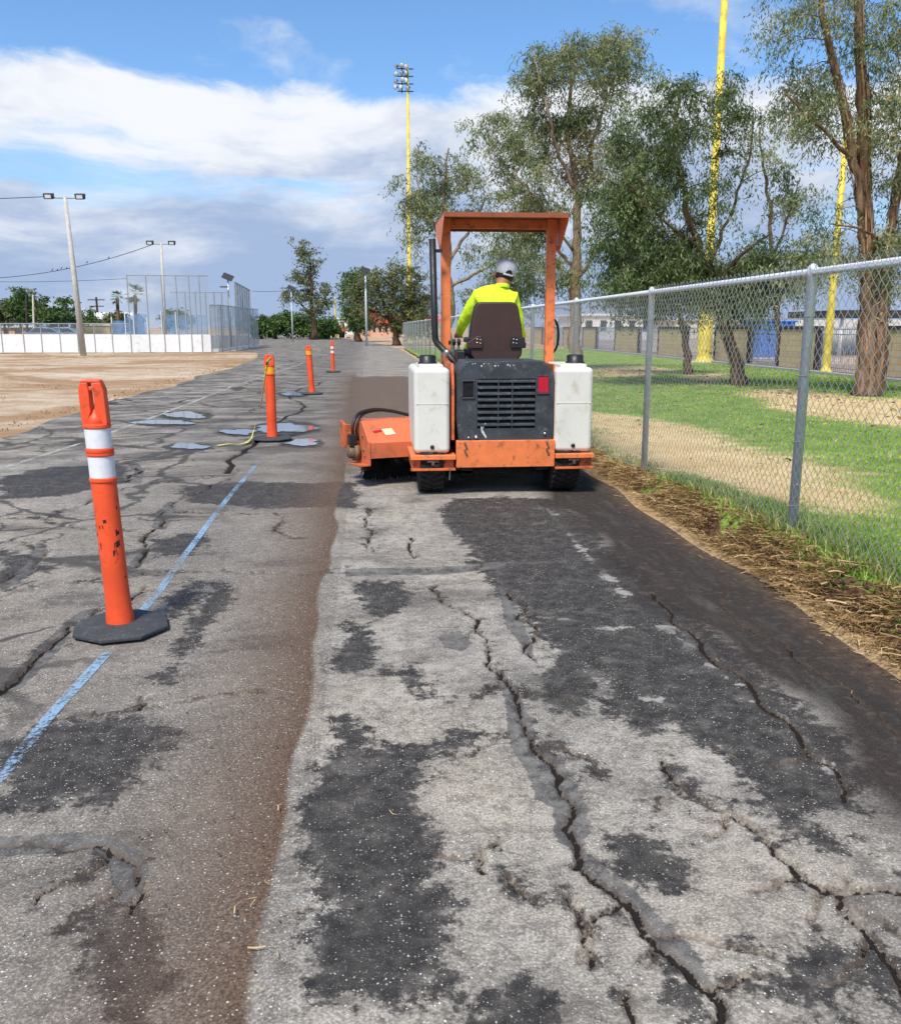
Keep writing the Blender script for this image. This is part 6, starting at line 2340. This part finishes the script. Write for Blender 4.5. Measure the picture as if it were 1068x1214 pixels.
def building(name, px0, px1, ytop, y0, depth, wallm, roofm, label, roof='flat', wins=3, over=.3, peak=1.2, ybase=398):
    a, c = at(px0, ytop, y0), at(px1, ytop, y0)
    root = thing(name, ((a.x + c.x) / 2, y0, 0), label, 'building')
    h = a.z
    b_ = MB()
    b_.box(a.x, c.x, y0, y0 + depth, -.2, h)
    b_.build('wall', wallm, root)
    b_ = MB()
    if roof == 'flat':
        b_.box(a.x - over, c.x + over, y0 - over, y0 + depth + over, h + .002, h + .25)
    else:
        b_.prism([(y0 - over, h + .002), (y0 + depth + over, h + .002), (y0 + depth / 2, h + peak)], a.x - over, c.x + over, 'x')
    b_.build('roof', roofm, root)
    for k in range(wins):
        w_ = (c.x - a.x) / wins
        xm = a.x + w_ * (k + .5)
        b_ = MB()
        b_.box(xm - w_ * .22, xm + w_ * .22, y0 - .03, y0 + .05, h * .35, h * .8)
        b_.build('window', M_WIN, root)
    return root


building('long_building', 690, 775, 374, 110, 14, M_WHITEW, M_WHITEW, 'long pale building beyond the park behind the second fence post', 'flat', 5)
building('long_building', 800, 905, 380, 120, 14, M_CREAM, M_WHITEW, 'cream building behind the leaning lawn tree', 'flat', 5)
building('long_building', 935, 985, 381, 80, 10, M_WHITEW, M_GREYROOF, 'white building behind the thinner yellow pole', 'flat', 3)
root = thing('shade_canopy', (at(1040, 372, 46).x, 46, 0), 'dark flat shade canopy on pale posts behind the peeling gum', 'canopy')
a, c = at(985, 376, 46), at(1180, 376, 46)
b = MB()
b.box(a.x, c.x, 45, 51, a.z, a.z + .36)
b.build('roof', M_DARKM, root)
for k in range(5):
    xx = a.x + .3 + (c.x - a.x - .6) * k / 4
    b = MB()
    b.tube([(xx, 45.4, -.1), (xx, 45.4, a.z - .002)], .09, 8)
    b.build('post', M_WHITEW, root, True)
b = MB()
b.box(a.x, c.x, 52, 52.2, 0, 1.9)
tag(b.build('back_wall', M_WHITEW), 'white back wall behind the shade canopy', 'wall')

# far road end: red roofed shelter, houses
root = thing('shelter', (at(392, 392, 135).x, 135, 0), 'low red roofed shelter at the end of the road', 'shelter')
a, c = at(374, 392, 135), at(412, 392, 135)
b = MB()
h0, h1 = at(390, 392.5, 135).z, at(390, 386, 135).z
b.add([(a.x, 133, h0), (c.x, 133, h0), (c.x, 140, h0), (a.x, 140, h0), (a.x + 1.2, 136, h1), (c.x - .8, 136, h1), (c.x - .8, 137, h1), (a.x + 1.2, 137, h1)], [(0, 1, 5, 4), (1, 2, 6, 5), (2, 3, 7, 6), (3, 0, 4, 7), (4, 5, 6, 7), (3, 2, 1, 0)])
b.build('roof', M_REDROOF, root)
b = MB()
b.box(a.x + .4, c.x - .4, 136, 136.3, -.1, h0)
b.build('back_wall', M_DARKM, root)
for k in range(5):
    xx = a.x + .3 + (c.x - a.x - .6) * k / 4
    b = MB()
    b.box(xx - .08, xx + .08, 133.3, 133.46, -.1, h0 - .002)
    b.build('post', M_WHITEW, root)
building('house', 396, 424, 378, 190, 9, M_WHITEW, M_WHITEW, 'white flat roofed house behind the red shelter', 'flat', 4)
building('house', 424, 446, 378, 150, 8, M_SALMON, M_REDROOF, 'salmon house with red tiled gable behind the small tree', 'gable', 4, .4, 1.8)
building('house', 440, 475, 383, 140, 8, M_SALMON, M_REDROOF, 'low salmon house with red roof under the olive tree', 'gable', 5, .4, 1.0)
building('house', 470, 520, 382, 150, 8, M_CREAM, M_REDROOF, 'cream house behind the far end of the fence', 'gable', 5, .4, 1.2)
building('house', 296, 312, 391, 150, 8, M_WHITEW, M_WHITEW, 'small white house under the leftmost hedge tree', 'flat', 2)
building('house', 318, 336, 391.5, 150, 8, M_WHITEW, M_GREYROOF, 'white house under the hedge trees', 'flat', 3)
building('house', 340, 360, 391.5, 150, 8, M_CREAM, M_GREYROOF, 'cream house under the tall narrow tree', 'flat', 3)
p = G(401, 396.6)
pole = thing('utility_pole', (at(398, 394, 128).x, 128, 0), 'pale yellow thin pole beside the red roofed shelter', 'pole')
b = MB()
tp_ = at(396, 352, 128)
b.tube([(pole.location.x, 128, 0), (pole.location.x, 128, tp_.z)], [.16, .08], 8)
b.build('shaft', M_YEL, pole, True)
b = MB()
b.lathe([(.3, 0), (.3, 1.2), (.25, 1.25)], 10, Matrix.Translation((pole.location.x, 128, 0)))
b.build('bollard_sleeve', M_YEL, pole)


def solar_lamp(px, py_top, y0, label, base_py=400):
    P = at(px, py_top, y0)
    root = thing('solar_lamp', (P.x, y0, 0), label, 'lamp', 'solar panel street lamps')
    b_ = MB()
    b_.tube([(P.x, y0, 0), (P.x, y0, P.z - .1)], [.10, .06], 8)
    b_.build('pole', M_GALV, root, True)
    b_ = MB()
    Mq = Matrix.Translation((P.x, y0, P.z)) @ Matrix.Rotation(math.radians(22), 4, 'Y') @ Matrix.Rotation(math.radians(40), 4, 'X')
    b_.box(-.38, .38, -.30, .30, -.02, .02, Mq)
    b_.build('solar_panel', M_DARKM, root)
    b_ = MB()
    b_.box(P.x - .5, P.x, y0 - .5, y0 - .2, P.z - .75, P.z - .65)
    b_.build('lamp_head', M_LAMP, root)


solar_lamp(270, 328, 66, 'solar street lamp left of the tall mesh panel')
solar_lamp(345, 341, 96, 'solar street lamp beside the tall narrow tree')
solar_lamp(433, 320, 72, 'solar street lamp in front of the olive tree')

# ================================================================== LEFT BACKGROUND: rink with boards
def mesh_sheet_material(name, col, a):
    t = NT(name)
    co = t.coord('Object')
    d_ = t.bsdf(t.mix(t.noise(co, .6, 4), tuple(k * .8 for k in col), col), .6, .1, None, .3)
    tr = t.n('ShaderNodeBsdfTransparent').outputs[0]
    mx = t.n('ShaderNodeMixShader')
    t.put(mx.inputs[0], t.map(t.noise(co, 2.2, 4), .3, .7, a * .7, a * 1.25))
    t.t.links.new(tr, mx.inputs[1])
    t.t.links.new(d_, mx.inputs[2])
    return t.done(mx.outputs[0])


M_FARMESH = mesh_sheet_material('far_chain_link', lin(158, 166, 170), .20)
M_FARMESH2 = mesh_sheet_material('far_chain_link_dense', lin(168, 184, 186), .55)
M_BOARD = pbr('white_rink_board', lin(232, 232, 228), .5, 0, .05, 1.2, 0, 60, lin(196, 188, 172), .4)
M_BLUEM = mesh_sheet_material('blue_windscreen', lin(104, 154, 200), .6)
M_FPOST = pbr('grey_fence_post', lin(150, 155, 158), .6, .1, .1, 3)
RY0 = 54.0
rink = thing('rink_enclosure', (-16, RY0, 0), 'white boarded sports rink with wire mesh above its boards', 'rink')
zbt = at(0, 396.5, RY0).z
xs_posts = [at(px, 410, RY0).x for px in (-66, -44, -22, 3, 29, 50, 72, 93, 113, 134, 156, 178, 196, 213, 228, 240)]
cpts = [(x, RY0) for x in xs_posts]
xe = cpts[-1][0]
# rounded corner, then the side running away along the road
for k in range(1, 4):
    a = k * math.pi / 2 / 3
    cpts.append((xe + 1.0 * math.sin(a), RY0 + 1.0 * (1 - math.cos(a))))
for k in range(1, 7):
    cpts.append((xe + 1.0 + .10 * k, RY0 + 1.0 + 2.2 * k))
zm = at(0, 383.5, RY0).z
ztall = at(160, 326, RY0).z
for k, ((x0, y0_), (x1, y1_)) in enumerate(zip(cpts, cpts[1:])):
    side = k >= 16
    tall = x0 > at(146, 400, RY0).x
    v0, v1 = Vector((x0, y0_, 0)), Vector((x1, y1_, 0))
    d_ = (v1 - v0).normalized()
    nrm = Vector((-d_.y, d_.x, 0)) * .03
    a, c = v0 + d_ * .035, v1 - d_ * .035
    up = Vector((0, 0, 1))
    b = MB()
    z0, z1 = .03, zbt
    b.add([a + up * z0, c + up * z0, c + up * z1, a + up * z1, a + nrm + up * z0, c + nrm + up * z0, c + nrm + up * z1, a + nrm + up * z1],
          [(0, 1, 2, 3), (7, 6, 5, 4), (0, 4, 5, 1), (3, 2, 6, 7), (0, 3, 7, 4), (1, 5, 6, 2)])
    if side:
        b.v = [(p[0], p[1], min(p[2], .22)) for p in b.v]
    b.build('board', M_BOARD, rink)
    zt1 = ztall if tall and not side else (at(262, 362, RY0 + 2).z if side else zm)
    b = MB()
    zl = .23 if side else zbt + .01
    b.add([v0 + up * zl, v1 + up * zl, v1 + up * zt1, v0 + up * zt1], [(0, 1, 2, 3)])
    b.build('wire_mesh', M_FARMESH2 if side else M_FARMESH, rink)
    b = MB()
    b.tube([v0 + up * -.05, v0 + up * zt1], .032, 6)
    b.build('post', M_FPOST, rink)
    b = MB()
    b.tube([v0 + up * zt1, v1 + up * zt1], .03, 5)
    b.build('top_rail', M_FPOST, rink)
# far side of the rink with blue windscreens
rb2 = thing('far_rink_fence', (-14, 74, 0), 'far side rink fence hung with blue windscreens', 'fence')
for k, (pa, pb_, zt_, mt) in enumerate([(134, 150, 380, M_BLUEM), (150, 160, 374, M_BLUEM), (160, 176, 372, M_BLUEM), (176, 193, 381, M_FARMESH), (193, 210, 373, M_BLUEM), (210, 228, 374, M_BLUEM), (228, 246, 373, M_BLUEM)]):
    a, c = at(pa, 400, 74).x, at(pb_, 400, 74).x
    zt2 = at(pa, zt_, 74).z
    b = MB()
    b.add([(a, 74, .5), (c, 74, .5), (c, 74, zt2), (a, 74, zt2)], [(0, 1, 2, 3)])
    b.build('windscreen', mt, rb2)
    b = MB()
    b.tube([(a, 73.95, 0), (a, 73.95, zt2 + .3)], .05, 6)
    b.build('post', M_WHITEW, rb2)
b = MB()
b.box(at(-40, 400, 74).x, at(246, 400, 74).x, 74.1, 74.2, 0, .95)
b.build('board', M_CREAM, rb2)
# back chain-link cage behind, and the tall angled panel
cg = thing('mesh_cage', (at(235, 400, 64).x, 64, 0), 'tall open mesh cage behind the rink corner', 'fence')
zt3 = at(240, 346, 64).z
for pa, pb_ in ((205, 222), (222, 234), (234, 246), (246, 256), (256, 265), (265, 272.5)):
    a, c = at(pa, 400, 64).x, at(pb_, 400, 64).x
    b = MB()
    b.add([(a, 64, 0), (c, 64, 0), (c, 64, zt3), (a, 64, zt3)], [(0, 1, 2, 3)])
    b.build('wire_mesh', M_FARMESH, cg)
    b = MB()
    b.tube([(c, 64, 0), (c, 64, zt3)], .05, 6)
    b.tube([(a, 64, zt3), (c, 64, zt3)], .03, 5)
    b.build_split('post', M_FPOST, cg)
tp3 = thing('mesh_screen', (at(290, 400, 66).x, 66, 0), 'tall pale mesh screen standing at an angle near the road', 'fence')
pa, pb_ = at(281, 400, 62), at(299, 400, 74)
za, zb_ = at(281, 334, 62).z, at(299, 344, 74).z
nb2 = 7
for k in range(nb2):
    t0, t1 = k / nb2, (k + 1) / nb2
    q0, q1 = Vector((pa.x, 62, 0)).lerp(Vector((pb_.x, 74, 0)), t0), Vector((pa.x, 62, 0)).lerp(Vector((pb_.x, 74, 0)), t1)
    h0, h1 = za + (zb_ - za) * t0, za + (zb_ - za) * t1
    b = MB()
    b.add([q0 + Vector((0, 0, 1.0)), q1 + Vector((0, 0, 1.0)), q1 + Vector((0, 0, h1)), q0 + Vector((0, 0, h0))], [(0, 1, 2, 3)])
    b.build('wire_mesh', M_FARMESH2, tp3)
    b = MB()
    b.tube([q0, q0 + Vector((0, 0, h0))], .05, 6)
    b.tube([q0 + Vector((0, 0, h0)), q1 + Vector((0, 0, h1))], .04, 5)
    b.build_split('post', M_FPOST, tp3)


# sports lamp poles
def lamp_pole(base, top, arm, label, r=.17):
    root = thing('sports_lamp_pole', base, label, 'light pole', 'grey sports lamp poles')
    B_, T_ = Vector(base), Vector(top)
    b_ = MB()
    b_.tube([B_ + Vector((0, 0, -.1)), B_.lerp(T_, .5), T_], [r, r * .8, r * .55], 12)
    b_.build('pole', M_CONC, root, True)
    b_ = MB()
    b_.tube([T_ + Vector((-arm, 0, -.05)), T_ + Vector((arm, 0, -.05))], .045, 6)
    b_.build('cross_arm', M_FPOST, root)
    for s in (-1, 1):
        c = T_ + Vector((s * arm, -.1, .0))
        Mf = Matrix.Translation(c) @ Matrix.Rotation(math.radians(12), 4, 'X')
        b_ = MB()
        b_.prism([(-.22, -.13), (.22, -.13), (.25, .15), (-.25, .15)], -.12, .16, 'y', Mf)
        o = b_.build('floodlight', M_DARKM, root, bevel=.03)
        b_ = MB()
        b_.box(-.15, .15, -.135, -.122, -.08, .09, Mf)
        b_.build('lens', M_LENS, o)
    return root


pb1 = G(99, 421)
tp1 = at(77, 233, pb1[1])
lamp_pole((pb1[0], pb1[1], 0), tp1, .78, 'leaning grey lamp pole with two floodlights in front of the white boards')
tp2 = at(191, 288, 66)
lamp_pole((at(196, 400, 66).x, 66, 0), tp2, .75, 'upright lamp pole with two floodlights inside the rink', .14)

# utility poles, wires, birds
M_WOOD = pbr('dark_wood_pole', lin(66, 54, 46), .9, 0, .2, 4)
up = thing('utility_pole', (at(114, 395, 150).x, 150, 0), 'dark wooden utility pole with transformers left of the palms', 'pole')
T_ = at(114, 352, 150)
b = MB()
b.tube([(T_.x, 150, 0), (T_.x, 150, T_.z)], [.22, .16], 8)
b.build('pole', M_WOOD, up)
b = MB()
for zz, w in ((T_.z - .5, 1.3), (T_.z - 1.5, 1.1)):
    b.box(T_.x - w, T_.x + w, 149.8, 149.95, zz, zz + .15)
b.build_split('cross_arm', M_WOOD, up)
for s in (-1, 0, 1):
    b = MB()
    b.lathe([(.28, -.45), (.3, -.4), (.3, .4), (.1, .5)], 10, Matrix.Translation((T_.x + s * .75, 149.6, T_.z - 2.9)))
    b.build('transformer', M_LAMP, up)
up2 = thing('utility_pole', (at(32, 397, 110).x, 110, 0), 'dark wooden pole among the trees at far left', 'pole')
b = MB()
T2 = at(31, 350, 110)
b.tube([(up2.location.x, 110, 0), (T2.x, 110, T2.z)], [.16, .12], 8)
b.build('pole', M_WOOD, up2)
up3 = thing('utility_pole', (at(40, 397, 108).x, 108, 0), 'pale pole beside the ragged tree at far left', 'pole')
b = MB()
T3 = at(39, 349, 108)
b.tube([(up3.location.x, 108, 0), (T3.x, 108, T3.z)], [.13, .10], 8)
b.build('pole', M_CREAM, up3)


def wire(pts, label, r=.02):
    P = [Vector(p) for p in pts]
    b_ = MB()
    b_.tube(P, r, 5)
    o = b_.build('overhead_wire', M_DARKM, None)
    tag(o, label, 'wire', 'overhead wires at the left')
    return P


def catenary(a, c, sag, n_=24):
    a, c = Vector(a), Vector(c)
    return [a.lerp(c, t_) - Vector((0, 0, sag * 4 * t_ * (1 - t_))) for t_ in np.linspace(0, 1, n_)]


wire(catenary(tp1 + Vector((-.9, 0, 0)), tp1 + Vector((-26, 4, .2)), .25), 'wire running left from the leaning lamp pole top')
wp = catenary(tp2 + Vector((-.6, 0, -.1)), at(-250, 300, 66), 2.0, 40)
wire(wp, 'sagging wire with birds running left from the upright lamp pole', .022)
wire(catenary(at(150, 330, 90), at(-120, 330, 90), .3), 'lower straight wire crossing behind the leaning lamp pole', .02)
wire(catenary(at(299, 345, 90), at(352, 343, 90), .1), 'short wire between the tall mesh panel and the solar lamp', .02)
b = MB()
b.lathe([(.001, -.14), (.03, -.10), (.06, -.02), (.055, .05), (.035, .09), (.04, .12), (.03, .15), (.001, .17)], 8, Matrix.Rotation(math.radians(35), 4, 'Y'))
b.prism([(-.10, -.02), (-.22, -.03), (-.22, .03), (-.10, .02)], -.10, -.08, 'z')
b.add([(.14, .0, .17), (.13, .01, .16), (.13, -.01, .16), (.2, 0, .15)], [(0, 1, 3), (0, 3, 2), (1, 2, 3)])
bird = b.build('perched_bird', M_DARKM)
bird.scale = (.6, .6, .6)
first = True
for px in (62, 68, 73, 79, 86, 104, 130):
    k = min(range(len(wp)), key=lambda i_: abs((at(px, 320, 66).x) - wp[i_].x))
    o = bird if first else bird.copy()
    if not first:
        COL.objects.link(o)
    first = False
    xx = at(px, 320, 66).x
    o.location = (xx, 66, wp[k].z + .09)
    tag(o, 'tiny dark bird perched on the sagging wire', 'bird', 'birds on the sagging wire')

# low buildings and cars beyond the rink
building('house', 104, 152, 381, 130, 9, M_WHITEW, M_WHITEW, 'white gabled house under the palms', 'gable', 4, .4, 1.3)
building('shed', 86, 130, 386, 112, 6, pbr('tan_fence_wall', lin(178, 158, 118), .9), M_CREAM, 'tan walled shed right of the leaning lamp pole', 'flat', 0, .1)
building('house', 0, 40, 388, 124, 8, M_SALMON, M_WHITEW, 'low salmon house at the far left edge', 'flat', 3)


def car(px, y0, col, label, w=4.3):
    p = at(px, 395, y0)
    x0 = p.x
    root = thing('parked_car', (x0, y0, 0), label, 'car', 'cars parked beyond the rink')
    pm = pbr('car_paint', col, .3, .2, .05, 2)
    b_ = MB()
    b_.prism([(x0 - w / 2, .35), (x0 + w / 2, .35), (x0 + w / 2, .8), (x0 + w * .36, .92), (x0 + w * .18, 1.42), (x0 - w * .22, 1.46), (x0 - w * .40, .95), (x0 - w / 2, .85)], y0, y0 + 1.7, 'y')
    b_.build('body', pm, root, bevel=.06)
    b_ = MB()
    b_.prism([(x0 + w * .32, .95), (x0 + w * .165, 1.36), (x0 - w * .20, 1.38), (x0 - w * .34, .97)], y0 - .01, y0 + .02, 'y')
    b_.build('window', M_WIN, root)
    for s in (-.3, .31):
        b_ = MB()
        b_.lathe([(.2, -.1), (.33, -.1), (.33, .1), (.2, .1)], 16, Matrix.Translation((x0 + s * w, y0 + .05, .33)) @ Matrix.Rotation(math.pi / 2, 4, 'X'))
        b_.build('wheel', M_RUBBER, root)


car(52, 104, lin(104, 124, 150), 'dull blue parked car beyond the white boards')
car(74, 106, lin(120, 138, 158), 'grey blue parked car left of the leaning lamp pole')
car(312, 128, lin(230, 230, 230), 'white parked car at the road end under the hedge trees')
car(330, 129, lin(214, 216, 220), 'silver parked car at the road end')
